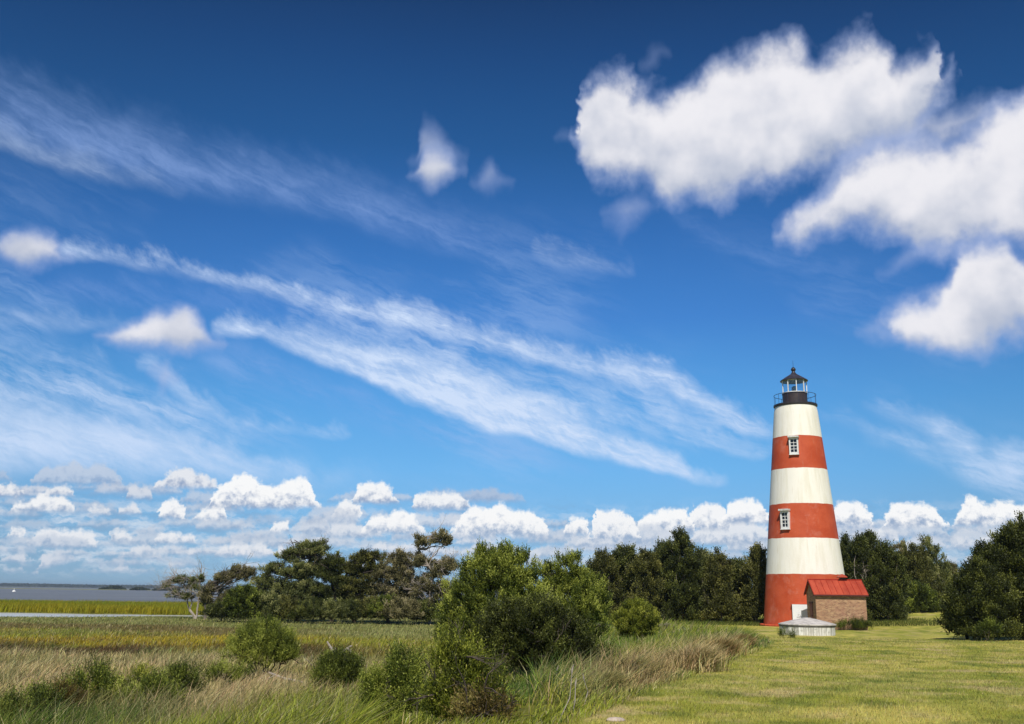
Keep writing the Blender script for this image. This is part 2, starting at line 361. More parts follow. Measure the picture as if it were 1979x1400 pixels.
class GB:
    """collects plain shapes and links them as one mesh"""
    def __init__(s): s.v = []; s.f = []; s.uv = {}
    def quadbox(s, c, sx, sy, sz, rz=0.0, rx=0.0, ry=0.0):
        R = Matrix.Rotation(rz, 3, 'Z') @ Matrix.Rotation(ry, 3, 'Y') @ Matrix.Rotation(rx, 3, 'X'); b = len(s.v)
        for z in (-1, 1):
            for x, y in ((-1, -1), (1, -1), (1, 1), (-1, 1)):
                p = R @ Vector((x * sx / 2, y * sy / 2, z * sz / 2)); s.v.append((p.x + c[0], p.y + c[1], p.z + c[2]))
        for f in ((0, 3, 2, 1), (4, 5, 6, 7), (0, 1, 5, 4), (1, 2, 6, 5), (2, 3, 7, 6), (3, 0, 4, 7)): s.f.append(tuple(b + i for i in f))
        return s
    def lathe(s, prof, n=48, c=(0, 0, 0), cap=True, a0=0.0):
        b = len(s.v)
        for r, z in prof:
            for i in range(n):
                a = a0 + 2 * math.pi * i / n; s.v.append((c[0] + r * math.cos(a), c[1] + r * math.sin(a), c[2] + z))
        for k in range(len(prof) - 1):
            for i in range(n):
                j = (i + 1) % n; s.f.append((b + k * n + i, b + k * n + j, b + (k + 1) * n + j, b + (k + 1) * n + i))
        if cap:
            s.f.append(tuple(b + i for i in range(n))[::-1]); s.f.append(tuple(b + (len(prof) - 1) * n + i for i in range(n)))
        return s
    def tube(s, pts, rad, n=5, cap=True):
        pts = [Vector(p) for p in pts]; b = len(s.v); m = len(pts)
        for k, p in enumerate(pts):
            d = (pts[min(k + 1, m - 1)] - pts[max(k - 1, 0)]).normalized()
            u = d.cross(Vector((.13, .31, .94)));
            if u.length < .05: u = d.cross(Vector((1, 0, 0)))
            u.normalize(); w = d.cross(u); r = rad[k] if isinstance(rad, (list, tuple)) else rad
            for i in range(n):
                a = 2 * math.pi * i / n; q = p + (u * math.cos(a) + w * math.sin(a)) * r; s.v.append(tuple(q))
        for k in range(m - 1):
            for i in range(n):
                j = (i + 1) % n; s.f.append((b + k * n + i, b + k * n + j, b + (k + 1) * n + j, b + (k + 1) * n + i))
        if cap:
            s.f.append(tuple(b + i for i in range(n))[::-1]); s.f.append(tuple(b + (m - 1) * n + i for i in range(n)))
        return s
    def poly(s, pts):
        b = len(s.v); s.v += [tuple(p) for p in pts]; s.f.append(tuple(range(b, b + len(pts)))); return s
    def build(s, name, mat, parent=None, smooth=False, bevel=0.0, angle=40):
        me = bpy.data.meshes.new(name); me.from_pydata(s.v, [], s.f); me.update()
        o = link(name, me, mat, parent)
        if smooth:
            for p in me.polygons: p.use_smooth = True
            try: me.set_sharp_from_angle(angle=math.radians(angle))
            except Exception: pass
        if bevel:
            bm = o.modifiers.new('bevel', 'BEVEL'); bm.width = bevel; bm.segments = 2; bm.limit_method = 'ANGLE'
        return o

# ------------------------------------------------------------------ helpers: materials
def mat(name):
    m_ = bpy.data.materials.new(name); m_.use_nodes = True; n = NT(m_.node_tree); n.n.clear()
    out = n.new('ShaderNodeOutputMaterial'); p = n.new('ShaderNodeBsdfPrincipled'); n.l.new(p.outputs[0], out.inputs[0])
    return m_, n, p, out
def bump(n, p, h, strength=.3, dist=.02):
    b = n.new('ShaderNodeBump'); b.inputs['Strength'].default_value = strength; b.inputs['Distance'].default_value = dist
    n.put(b.inputs['Height'], h); n.l.new(b.outputs[0], p.inputs['Normal'])
def obj_coord(n): return n.new('ShaderNodeTexCoord').outputs['Object']
def mixed(name, c0, c1, scale=6, rough=.7, detail=6, stretch=(1, 1, 1), bmp=.2, bd=.02, metal=0.0, lo=.35, hi=.65):
    m_, n, p, _ = mat(name); v = n.v('MULTIPLY', obj_coord(n), stretch); f = n.noise(v, scale, detail, .6)
    n.put(p.inputs['Base Color'], n.mix(n.ss(f, lo, hi), c0, c1)); p.inputs['Roughness'].default_value = rough
    p.inputs['Metallic'].default_value = metal
    if bmp: bump(n, p, f, bmp, bd)
    return m_
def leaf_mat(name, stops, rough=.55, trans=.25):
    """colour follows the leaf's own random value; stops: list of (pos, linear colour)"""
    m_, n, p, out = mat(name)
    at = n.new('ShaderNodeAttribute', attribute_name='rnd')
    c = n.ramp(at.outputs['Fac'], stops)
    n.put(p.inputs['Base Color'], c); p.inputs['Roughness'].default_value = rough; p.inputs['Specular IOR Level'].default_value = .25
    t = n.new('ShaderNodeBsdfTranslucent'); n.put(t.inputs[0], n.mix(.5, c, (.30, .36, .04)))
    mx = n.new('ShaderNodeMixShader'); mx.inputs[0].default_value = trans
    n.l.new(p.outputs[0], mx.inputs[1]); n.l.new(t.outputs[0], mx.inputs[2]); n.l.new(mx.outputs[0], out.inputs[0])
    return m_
def blade_mat(name, trans=.2):
    m_, n, p, out = mat(name)
    at = n.new('ShaderNodeAttribute', attribute_name='tint'); c = at.outputs['Color']
    n.put(p.inputs['Base Color'], c); p.inputs['Roughness'].default_value = .6; p.inputs['Specular IOR Level'].default_value = .2
    t = n.new('ShaderNodeBsdfTranslucent'); n.put(t.inputs[0], c)
    mx = n.new('ShaderNodeMixShader'); mx.inputs[0].default_value = trans
    n.l.new(p.outputs[0], mx.inputs[1]); n.l.new(t.outputs[0], mx.inputs[2]); n.l.new(mx.outputs[0], out.inputs[0])
    return m_

# ------------------------------------------------------------------ terrain
def vnoise(x, y, seed=0):
    xi = np.floor(x).astype(np.int64); yi = np.floor(y).astype(np.int64); fx = x - xi; fy = y - yi
    fx = fx * fx * (3 - 2 * fx); fy = fy * fy * (3 - 2 * fy)
    def h(a, b):
        q = (a * 374761393 + b * 668265263 + seed * 982451653) & 0xffffffff
        q = ((q ^ (q >> 13)) * 1274126177) & 0xffffffff; q = q ^ (q >> 16)
        return (q & 0xffff) / 65535.0
    return (h(xi, yi) * (1 - fx) + h(xi + 1, yi) * fx) * (1 - fy) + (h(xi, yi + 1) * (1 - fx) + h(xi + 1, yi + 1) * fx) * fy
def fbm(x, y, scale, seed=0, octv=4):
    x = np.asarray(x, float) / scale; y = np.asarray(y, float) / scale; s = 0; a = .5; t = 0
    for i in range(octv):
        s = s + a * vnoise(x + 17.3 * i, y - 9.1 * i, seed + i); t += a; a *= .5; x = x * 2.03; y = y * 2.03
    return s / t
def sm(a, b, x):
    t = np.clip((x - a) / (b - a), 0, 1); return t * t * (3 - 2 * t)
BY = [0, 8, 13.5, 22, 30, 40, 50, 62, 74, 90, 110, 150, 190, 320, 9000]
BX = [-7, -2.4, .6, 3.8, 6.6, 10.2, 13.2, 16.0, 15.6, 12.0, 12, 18, 28, 60, 2500]
def edge(y): return np.interp(y, BY, BX)
MARSH_Z = -0.80; WATER_Z = -0.93
def ground_z(x, y):
    x = np.asarray(x, float); y = np.asarray(y, float)
    s = x - edge(y)
    zl = 0.86 * (1 - sm(2, 74, y)) + 1.25 * sm(27, 50, x) * sm(62, 118, y) + .10 * (fbm(x, y, 7, 3) - .5) + .035 * (fbm(x, y, 1.6, 8) - .5)
    zl = np.where(y > 200, 1.0, zl)
    zm = MARSH_Z + .12 * (fbm(x, y, 6, 5) - .5)
    w = 1.2 * (fbm(x, y, 9, 11) - .5) * 4
    ps = 110 + 12 * sm(-58, -40, x); pond = sm(ps, ps + 2, y + w) * (1 - sm(130, 132, y + w))
    zm = zm - pond * .7 * (1 - sm(-42, -37, x))
    zm = zm - 3.0 * sm(184, 190, y + w * 1.5)
    t = sm(-11, .6, s)
    t = np.where(y > 110, sm(-16, 0, s), t)
    z = zm + (zl - zm) * t
    far = sm(4300, 4500, y + 350 * (fbm(x, y * 0, 1500, 21) - .5))
    return z * (1 - far) + 1.0 * far
def G(px, py):
    """point of the ground seen at a photo pixel"""
    d = ray(px, py); t = np.geomspace(4, 600, 4000)
    X = d[0] * t; Y = d[1] * t; Z = CAM_H + d[2] * t
    k = np.argmax(Z < ground_z(X, Y)); x, y = X[k], Y[k]
    return np.array([x, y, float(ground_z(x, y))])
def on_ground(x, y): return np.array([x, y, float(ground_z(x, y))])

ca = lambda *c: np.array(c, float)
GREEN = ca(.085, .135, .022); YGREEN = ca(.29, .31, .035); TAN = ca(.56, .43, .24); BROWN = ca(.15, .085, .035); OLIVE = ca(.19, .20, .06)
GOLD = ca(.43, .34, .025); GREY = ca(.30, .29, .14); RUST = ca(.34, .25, .10); STRAW = ca(.50, .43, .22); DGREEN = ca(.04, .075, .015); RUSSET = ca(.10, .055, .03)
def lerp(a, b, t): return a * (1 - t)[:, None] + b * t[:, None]
def marsh_col(x, y):
    n1 = fbm(x * .45, y, 7, 31); n2 = fbm(x, y, 2.2, 32); n3 = fbm(x * .35, y, 12, 33); n4 = fbm(x * .5, y, 2.6, 34)
    yy = y + 20 * (n3 - .5) + 7 * (n4 - .5)
    L = len(x); full = lambda q: np.tile(q, (L, 1))
    c = full(ca(.27, .28, .10)); c = lerp(c, OLIVE * 1.05, sm(.42, .6, n2))
    golden = sm(48, 53, yy) * (1 - sm(68, 80, yy)) * (1 - .35 * sm(-8, 4, x))
    c = lerp(c, lerp(full(GOLD * .85), YGREEN * .85, np.maximum(sm(.45, .6, n1), sm(-20, -6, x) * .8)), golden * .9)
    c = lerp(c, full(BROWN * 1.3), golden * sm(.52, .68, n4) * .55)
    brown = sm(43, 47, yy) * (1 - sm(54, 60, yy)) * (1 - sm(-15, -7, x + 12 * (n1 - .5)))
    c = lerp(c, full(RUSSET * .85), brown * .9 * sm(.3, .5, n4))
    brn2 = sm(74, 78, yy) * (1 - sm(84, 90, yy)) * (1 - sm(-24, -10, x))
    c = lerp(c, full(BROWN), brn2 * .6)
    tan = 1 - sm(42, 48, yy)
    t2 = lerp(full(TAN * .92), full(OLIVE), sm(.46, .62, n2) * .75)
    t2 = lerp(t2, full(STRAW * .95), sm(.55, .7, n1) * .45); t2 = lerp(t2, full(YGREEN * .75), sm(.50, .66, n4) * .5)
    c = lerp(c, t2, tan)
    near = 1 - sm(24, 30, yy + 8 * (n2 - .5))
    g2 = lerp(full(GREEN * .95), full(TAN * .8), sm(.54, .68, n1) * .6)
    g2 = lerp(g2, full(YGREEN * .9), sm(.48, .6, n2) * .5); g2 = lerp(g2, full(RUSSET * 1.2), sm(.55, .68, n4) * .6)
    return lerp(c, g2, near) * 1.22
def bank_col(x, y):
    n1 = fbm(x, y, 5, 41); n2 = fbm(x, y, 1.5, 42)
    c = lerp(np.tile(GREEN * 1.45, (len(x), 1)), YGREEN[None, :].repeat(len(x), 0), sm(.4, .62, n1) * .8)
    s = x - edge(y)
    tan = sm(-4.2, -2.2, s + 2 * (n1 - .5)) * (1 - sm(-.7, .4, s)) * sm(15, 22, y) * (1 - sm(44, 52, y)) * sm(.33, .5, n2)
    c = lerp(c, RUST * .5 + TAN * .55, tan * .85)
    c = lerp(c, BROWN, sm(.62, .72, n2) * .4 * (1 - sm(24, 30, y)))
    return c
def lawn_col(x, y):
    n1 = fbm(x, y, 2.0, 51); n2 = fbm(x, y, .8, 52); n3 = fbm(x, y, 11, 53)
    c = lerp(np.tile(ca(.31, .315, .055), (len(x), 1)), ca(.45, .41, .11)[None, :].repeat(len(x), 0), sm(.40, .64, n1))
    c = lerp(c, ca(.17, .22, .035), sm(.52, .68, n3) * .4)
    c = lerp(c, ca(.48, .40, .18), sm(.58, .74, n2) * .6)
    c = lerp(c, ca(.15, .18, .035), sm(.44, .28, n2) * .7)
    wd_ = fbm(x, y, 1.7, 55); c = lerp(c, ca(.10, .16, .03), sm(.66, .74, wd_) * .6); c = lerp(c, ca(.50, .40, .22), sm(.34, .26, wd_) * .6)
    tr = np.abs(((x - 3) - (y - 18) * .52 + 1.2 * np.sin(y * .13)) % 6.5 - 3.2)     # faint wheel lines of the mower
    c = lerp(c, ca(.15, .20, .035), (1 - sm(.1, .55, tr)) * .25)
    return c
def ground_col(x, y):
    s = x - edge(y) + 1.0 * (fbm(x, y, 1.3, 61) - .5)
    b = bank_col(x, y) * .55; mcol = marsh_col(x, y) * .60
    c = lerp(mcol, b, sm(-10, -7, s)); c = lerp(c, lawn_col(x, y), sm(-.5, .25, s))
    far = sm(131, 134, y) * (1 - sm(-10, 0, s)) * (1 - sm(300, 400, y))
    c = lerp(c, ca(.13, .15, .02), far)
    c = lerp(c, ca(.10, .11, .05), sm(600, 900, y))
    return c

azs = np.unique(np.r_[np.linspace(-180, -36, 30), np.linspace(-36, 36, 420), np.linspace(36, 180, 30)])[:-1]
rad = np.r_[np.geomspace(1.5, 300, 460), np.geomspace(310, 12000, 60)]
A, Rr = np.meshgrid(np.radians(azs), rad)
X = (np.sin(A) * Rr).ravel(); Y = (np.cos(A) * Rr).ravel()
Z = ground_z(X, Y); na = len(azs); nr = len(rad)
V = np.r_[np.c_[X, Y, Z], [[0, 0, float(ground_z(0, 0))]]]
ii, jj = np.meshgrid(np.arange(nr - 1), np.arange(na), indexing='ij')
j2 = (jj + 1) % na
Q = np.stack([ii * na + jj, ii * na + j2, (ii + 1) * na + j2, (ii + 1) * na + jj], -1).reshape(-1, 4)[:, ::-1]
gm, n, p, _ = mat('ground_soil_and_grass')
at = n.new('ShaderNodeAttribute', attribute_name='tint'); oc = obj_coord(n)
f1 = n.noise(oc, 9, 5, .7); f2 = n.noise(oc, 1.3, 4, .6)
c = n.v('MULTIPLY', at.outputs['Color'], n.ramp(f1, [(.25, (.45, .47, .45)), (.5, (1, 1, 1)), (.75, (1.55, 1.45, 1.3))]))
c = n.v('MULTIPLY', c, n.ramp(f2, [(.3, (.8, .85, .8)), (.6, (1.12, 1.08, 1.0))]))
n.put(p.inputs['Base Color'], c); p.inputs['Roughness'].default_value = .9; p.inputs['Specular IOR Level'].default_value = .1
bump(n, p, f1, .8, .06)
# centre fan uses triangles folded into quads so that the whole sheet stays one mesh
cen = len(V) - 1
fan = np.array([[j, (j + 1) % na, cen, cen] for j in range(na)])
me = bpy.data.meshes.new('ground')
faces = [tuple(q) for q in Q] + [(int(a), int(b), cen)[::-1] for a, b, _, _ in fan]
me.from_pydata([tuple(v) for v in V], [], faces)
a_ = me.attributes.new('tint', 'FLOAT_COLOR', 'POINT')
gc = ground_col(V[:, 0], V[:, 1]); a_.data.foreach_set('color', np.ascontiguousarray(np.c_[gc, np.ones(len(V))], np.float32).ravel())
for pl in me.polygons: pl.use_smooth = True
me.update()
tag(link('ground', me, gm), kind='structure')

# water: one sheet under the marsh, seen in the creek and the sound
wm, n, p, _ = mat('water_surface')
oc = obj_coord(n); wv = n.noise(n.v('MULTIPLY', oc, (.35, 1.0, 1)), .55, 6, .65); wv2 = n.noise(n.v('MULTIPLY', oc, (.04, .35, 1)), .35, 4, .6)
n.put(p.inputs['Base Color'], n.mix(n.ss(wv2, .35, .65), (.11, .115, .12), (.18, .185, .19)))
p.inputs['Roughness'].default_value = .45; p.inputs['Specular IOR Level'].default_value = .35; bump(n, p, wv, .9, .35)
xs = np.r_[-9000, -3000, -1000, -400, np.linspace(-200, 200, 21), 400, 1000, 3000, 9000]; ys = np.r_[np.linspace(100, 240, 15), 400, 800, 1600, 3200, 6000, 11500]
Xw, Yw = np.meshgrid(xs, ys); nw = len(xs)
Vw = np.c_[Xw.ravel(), Yw.ravel(), np.full(Xw.size, WATER_Z)]
i_, j_ = np.meshgrid(np.arange(len(ys) - 1), np.arange(nw - 1), indexing='ij')
Qw = np.stack([i_ * nw + j_, i_ * nw + j_ + 1, (i_ + 1) * nw + j_ + 1, (i_ + 1) * nw + j_], -1).reshape(-1, 4)
tag(np_mesh('water', Vw, Qw, wm), kind='structure')

cw_m, n, p, _ = mat('calm_creek_water'); p.inputs['Base Color'].default_value = (.50, .52, .52, 1); p.inputs['Roughness'].default_value = .3
bump(n, p, n.noise(n.v('MULTIPLY', obj_coord(n), (.5, 1, 1)), .8, 3), .08, .03)
cxs = np.linspace(-110, -34, 24); Vc = np.concatenate([[(x, 100, WATER_Z + .012), (x, 134, WATER_Z + .012)] for x in cxs])
tag(np_mesh('creek', Vc, np.array([(2 * i, 2 * i + 2, 2 * i + 3, 2 * i + 1) for i in range(len(cxs) - 1)]), cw_m), kind='structure')

# ------------------------------------------------------------------ grasses
def blades(name, xy, h, w, colr, matl, lean=(.25, 0), bend=.45, seed=1, label=None, z0=None, tri=False, parent=None, org=(0, 0, 0), kind='stuff'):
    r = np.random.default_rng(seed); N = len(xy); x, y = xy[:, 0], xy[:, 1]
    z = ground_z(x, y) - .02 if z0 is None else z0
    B = np.c_[x, y, z] - np.array(org)
    ph = r.uniform(0, 2 * np.pi, N); side = np.c_[np.cos(ph), np.sin(ph), np.zeros(N)] * (w / 2)[:, None]
    ln = np.c_[lean[0] + r.normal(0, bend * .5, N), lean[1] + r.normal(0, bend * .5, N), np.zeros(N)] * h[:, None]
    up = np.c_[np.zeros(N), np.zeros(N), h]
    mid = B + up * .55 + ln * .30; tip = B + up * (1 - .12 * np.abs(r.normal(0, 1, N)))[:, None] + ln
    if tri:
        V = np.stack([B - side, B + side, tip], 1).reshape(-1, 3); k = 3
        Fc = np.arange(N * 3).reshape(-1, 3)
    else:
        V = np.stack([B - side * .8, B + side * .8, mid + side, tip + side * .15, tip - side * .15, mid - side], 1).reshape(-1, 3); k = 6
        b = np.arange(N)[:, None] * 6
        Fc = np.concatenate([b + [[0, 1, 2, 5]], b + [[5, 2, 3, 4]]], 0)
    cc = np.repeat(colr, k, 0)
    o = np_mesh(name, V, Fc, matl, parent, vattr=cc)
    if kind: tag(o, label, kind=kind)
    return o
def scatter(N, y0, y1, tmin, tmax, seed):
    r = np.random.default_rng(seed); y = np.exp(r.uniform(math.log(y0), math.log(y1), N)); x = r.uniform(tmin, tmax, N) * y
    return np.c_[x, y], r
GM = blade_mat('grass_blades', .3)
def vary(c, r, a=.25, straw=0.0):
    if straw:
        k = r.random(len(c)) < straw; c = np.where(k[:, None], STRAW * .9 * r.uniform(.6, 1.2, (len(c), 1)), c)
        k = r.random(len(c)) < straw * .5; c = np.where(k[:, None], DGREEN * 1.2, c)
    return np.clip(c * (1 + r.normal(0, a, (len(c), 1))) * (1 + r.normal(0, .06, (len(c), 3))), .004, .8)
HOLES = []   # things standing on the lawn: (x, y, radius)
def keep(xy):
    k = np.ones(len(xy), bool)
    for hx_, hy_, hr in HOLES: k &= (xy[:, 0] - hx_) ** 2 + (xy[:, 1] - hy_) ** 2 > hr ** 2
    return k

# ------------------------------------------------------------------ lighthouse
TX, TY = 26.134, 87.103
A0 = math.atan2(TX, TY)
lh = empty('lighthouse', (TX, TY, 0), 'tapered red and white banded lighthouse with a black lantern, standing on the mown lawn', 'lighthouse', rz=-A0)
HOLES.append((TX, TY, 4.05))
def rt(z): return 3.755 - 0.0958 * z
tm, n, p, _ = mat('banded_masonry_paint')
oc = obj_coord(n); ox, oy, oz = n.sep(oc)
zz = n.add(oz, n.mul(n.sub(n.noise(oc, 1.6, 4), .5), .10))
red = lin((207, 94, 58)); red2 = lin((194, 80, 44)); wht = lin((250, 247, 236)); wht2 = lin((242, 238, 222))
rn = n.noise(oc, .8, 5, .6); stv = n.noise(n.v('MULTIPLY', oc, (1.6, 1.6, .12)), 1.4, 5, .6)
rc = n.mix(n.ss(rn, .35, .65), tuple(v * .86 for v in red), tuple(v * .86 for v in red2))
wc = n.mix(n.ss(stv, .42, .66), tuple(v * .92 for v in wht), tuple(v * .90 for v in wht2))
sel = None
for lo_, hi_ in ((4.391, 7.454), (10.453, 13.572), (16.52, 19.6)):
    q = n.mul(n.ss(zz, lo_ - .02, lo_ + .02), n.ss(zz, hi_ - .02, hi_ + .02, 1, 0)); sel = q if sel is None else n.add(sel, q)
cc = n.mix(sel, rc, wc)
cc = n.mix(n.mul(n.ss(n.noise(n.v('MULTIPLY', oc, (2.5, 2.5, .2)), 2.0, 5), .58, .82), .30), cc, (.48, .38, .26))
pt = n.noise(n.v('ADD', oc, (9.0, 3.0, 1.0)), .55, 6, .7); cc = n.mix(n.mul(n.ss(pt, .54, .66), .07), cc, (.9, .82, .72))
cc = n.mix(n.mul(n.mul(n.ss(oz, .2, 2.2, 1.0, 0.0), n.ss(n.noise(oc, 1.8, 5, .7), .45, .7)), .5), cc, (.30, .12, .07))
n.put(p.inputs['Base Color'], cc); p.inputs['Roughness'].default_value = .62; p.inputs['Specular IOR Level'].default_value = .3
bump(n, p, n.add(n.noise(oc, 9, 5), n.mul(n.noise(oc, 1.1, 2), 1.5)), .35, .03)
prof = [(rt(z) - (.05 if z > 19.3 else 0), z) for z in np.linspace(.1, 19.42, 40)]
GB().lathe(prof, 96).build('tower', tm, lh, smooth=True)
om = mixed('plinth_red_paint', tuple(v * .9 for v in lin((222, 98, 62))), tuple(v * .8 for v in red2), 2)
GB().lathe([(4.1, -.3), (4.1, .10), (4.02, .14), (3.6, .14)], 72).build('plinth', om, lh, smooth=True)
blk = mixed('black_iron_paint', (.016, .014, .016), (.035, .028, .028), 3, .45)
brn = mixed('dark_brown_iron_paint', lin((66, 54, 54)), lin((50, 44, 48)), 2.5, .5)
wpaint = mixed('white_wood_paint', (.82, .83, .82), (.70, .71, .70), 4, .5)
glass, n, p, _ = mat('dark_window_glass'); p.inputs['Base Color'].default_value = (.012, .014, .02, 1); p.inputs['Roughness'].default_value = .08
def clear_glass():
    m_, n, p, out = mat('lantern_glass')
    g = n.new('ShaderNodeBsdfGlossy'); g.inputs['Roughness'].default_value = .03; t = n.new('ShaderNodeBsdfTransparent'); t.inputs[0].default_value = (.86, .92, .95, 1)
    mx = n.new('ShaderNodeMixShader'); mx.inputs[0].default_value = .12; n.l.new(t.outputs[0], mx.inputs[1]); n.l.new(g.outputs[0], mx.inputs[2]); n.l.new(mx.outputs[0], out.inputs[0])
    return m_
GB().lathe([(1.80, 19.36), (1.90, 19.42), (1.95, 19.47), (1.95, 19.62), (1.9, 19.64), (.3, 19.64)], 72).build('gallery_deck', blk, lh, smooth=True)
GB().lathe([(1.11, 19.642), (1.11, 20.60), (1.14, 20.62), (1.14, 20.68)], 48).build('watch_room', brn, lh, smooth=True)
g = GB()
ring = [(1.87 * math.cos(a), 1.87 * math.sin(a), 20.52) for a in np.linspace(0, 2 * math.pi, 49)]
g.tube(ring, .024, 6, cap=False)
for k in range(12):
    a = 2 * math.pi * (k + .35) / 12; g.tube([(1.87 * math.cos(a), 1.87 * math.sin(a), 19.6), (1.87 * math.cos(a), 1.87 * math.sin(a), 20.51)], .016, 5)
navy = mixed('dark_blue_iron_paint', (.012, .018, .05), (.02, .028, .07), 3, .5)
g.build('gallery_railing', navy, lh)
# lantern
NM = 9; off = math.radians(-90 + 10)
lr = GB().lathe([(1.135, 20.682), (1.135, 20.76), (1.06, 20.76), (1.06, 20.682)], 45, cap=False)
for k in range(NM):
    a = off + 2 * math.pi * k / NM
    lr.quadbox((1.09 * math.cos(a), 1.09 * math.sin(a), 21.34), .075, .075, 1.16, rz=a)
    if k in (NM - 1,):
        a1 = off + 2 * math.pi * (k + 1) / NM; am = (a + a1) / 2; ch = 1.09 * math.cos(math.pi / NM)
        lr.quadbox((ch * math.cos(am), ch * math.sin(am), 21.86), .06, 2 * 1.09 * math.sin(math.pi / NM) - .08, .07, rz=am)
lr_o = lr.build('lantern_frame', wpaint, lh)
g = GB()
for k in range(NM):
    a = off + 2 * math.pi * k / NM; a1 = a + 2 * math.pi / NM; r_ = 1.085
    q = [(r_ * math.cos(a), r_ * math.sin(a), 20.77), (r_ * math.cos(a1), r_ * math.sin(a1), 20.77), (r_ * math.cos(a1), r_ * math.sin(a1), 21.9), (r_ * math.cos(a), r_ * math.sin(a), 21.9)]
    g.poly(q)
g.build('lantern_glass', clear_glass(), lr_o)
lamp = GB().lathe([(.16, 20.685), (.16, 20.95), (.24, 21.0), (.26, 21.15), (.24, 21.3), (.14, 21.4)], 20).build('lamp', mixed('lamp_glass', (.25, .32, .3), (.4, .45, .4), 4, .2), lr_o, smooth=True)
rf = GB().lathe([(1.05, 21.90), (1.235, 21.86), (1.25, 21.92), (1.1, 22.03), (.82, 22.22), (.55, 22.39), (.32, 22.53), (.2, 22.66), (.15, 22.78)], 48).build('lantern_roof', mixed('lantern_roof_paint', lin((62, 60, 72)), lin((46, 44, 54)), 2, .45), lh, smooth=True)
GB().lathe([(.15, 22.78), (.13, 22.83), (.2, 22.9), (.225, 22.99), (.2, 23.08), (.12, 23.14), (.14, 23.17), (.04, 23.22)], 20).build('vent_ball', blk, rf, smooth=True)
GB().tube([(0, 0, 23.2), (0, 0, 23.85)], [.02, .012], 6).build('lightning_rod', navy, rf)

def tower_window(phi, z0, z1, w):
    ph = math.radians(phi); zm_ = (z0 + z1) / 2; r = rt(zm_) + .22; h = z1 - z0
    def at(xo, dep, z): return ((r - dep) * math.sin(ph) + xo * math.cos(ph), -(r - dep) * math.cos(ph) + xo * math.sin(ph), z)
    fr = GB(); t = .13
    for s in (-1, 1): fr.quadbox(at(s * (w / 2 - t / 2), .15, zm_), t, .32, h, rz=ph)
    fr.quadbox(at(0, .152, z0 + .09), w - 2 * t, .32, .18, rz=ph); fr.quadbox(at(0, .152, z1 - .08), w - 2 * t, .32, .16, rz=ph)
    f = fr.build('window', wpaint, lh, bevel=.01)
    GB().quadbox(at(0, .135, zm_), w - 2 * t + .01, .03, h - .3, rz=ph).build('pane', glass, f)
    mu = GB(); iw = w - 2 * t; ih = h - .34; zc = z0 + .18 + ih / 2
    mu.quadbox(at(0, .10, zc), .045, .04, ih, rz=ph)
    for k in range(1, 4): mu.quadbox(at(0, .101, z0 + .18 + ih * k / 4), iw, .045, .075 if k == 2 else .045, rz=ph)
    mu.build('muntins', wpaint, f)
    GB().quadbox(at(0, .03, z1 + .08), w + .14, .46, .16, rz=ph).build('lintel', mixed('lintel_paint', (.7, .7, .68), (.5, .48, .45), 5, .6), f, bevel=.012)
    GB().quadbox(at(0, .10, z0 - .03), w + .06, .32, .06, rz=ph).build('sill', wpaint, f)
tower_window(-7.8, 14.78, 16.26, .80)
tower_window(-27.7, 8.22, 9.78, .80)
ph = math.radians(-7.0); r_ = 3.70
dd = GB().quadbox((r_ * math.sin(ph), -r_ * math.cos(ph), .97), 1.45, .30, 1.78, rz=ph).build('door', mixed('bright_white_board', (.86, .87, .89), (.80, .81, .83), 3, .5), lh, bevel=.012)
dr_ = r_ + .158
def dp(xo, z): return (dr_ * math.sin(ph) + xo * math.cos(ph), -dr_ * math.cos(ph) + xo * math.sin(ph), z)
mk = GB()
mk.quadbox(dp(-.26, .98), .035, .008, .20, rz=ph, ry=.15); mk.quadbox(dp(-.10, .97), .035, .008, .18, rz=ph, ry=-.25)
mk.quadbox(dp(-.18, .82), .42, .008, .035, rz=ph); mk.quadbox(dp(-.08, .88), .16, .007, .03, rz=ph)
mk.build('lettering', mixed('grey_sign_ink', (.25, .24, .28), (.4, .38, .4), 9), dd)
GB().quadbox((r_ * math.sin(ph), -(r_ - .02) * math.cos(ph), 1.90), 1.60, .36, .07, rz=ph).build('door_lintel', om, lh, bevel=.01)

# ------------------------------------------------------------------ oil house
SP = on_ray(1578, 1190, 79.0); SZ = float(ground_z(SP[0], SP[1]))
RZ = math.radians(-4.5)
sh = empty('oil_house', (SP[0], SP[1], SZ), 'small brick outbuilding with a red metal gable roof, close in front of the lighthouse', 'shed', rz=RZ)
L_, W_, EH, RH = 3.92, 3.2, 2.84 - SZ, 1.02
bm_, n, p, _ = mat('old_brickwork')
uvn = n.new('ShaderNodeUVMap'); br = n.new('ShaderNodeTexBrick'); n.l.new(uvn.outputs[0], br.inputs['Vector'])
br.inputs['Scale'].default_value = 1; br.inputs['Brick Width'].default_value = .23; br.inputs['Row Height'].default_value = .082; br.inputs['Mortar Size'].default_value = .011
br.inputs['Color1'].default_value = (.20, .085, .05, 1); br.inputs['Color2'].default_value = (.42, .22, .12, 1); br.inputs['Mortar'].default_value = (.46, .34, .22, 1)
br.inputs['Mortar Smooth'].default_value = .3; br.inputs['Bias'].default_value = .1
f_ = n.noise(n.v('MULTIPLY', uvn.outputs[0], (1, 2.6, 1)), 2.2, 5, .65); f2_ = n.noise(uvn.outputs[0], 1.1, 4, .6)
cb = n.mix(n.mul(n.ss(f_, .48, .62), .85), br.outputs['Color'], (.56, .37, .21)); cb = n.mix(n.mul(n.ss(f2_, .4, .7), .5), cb, (.40, .20, .13))
cb = n.mix(n.mul(n.ss(n.noise(uvn.outputs[0], 5, 5, .7), .52, .7), .65), cb, (.17, .10, .06))
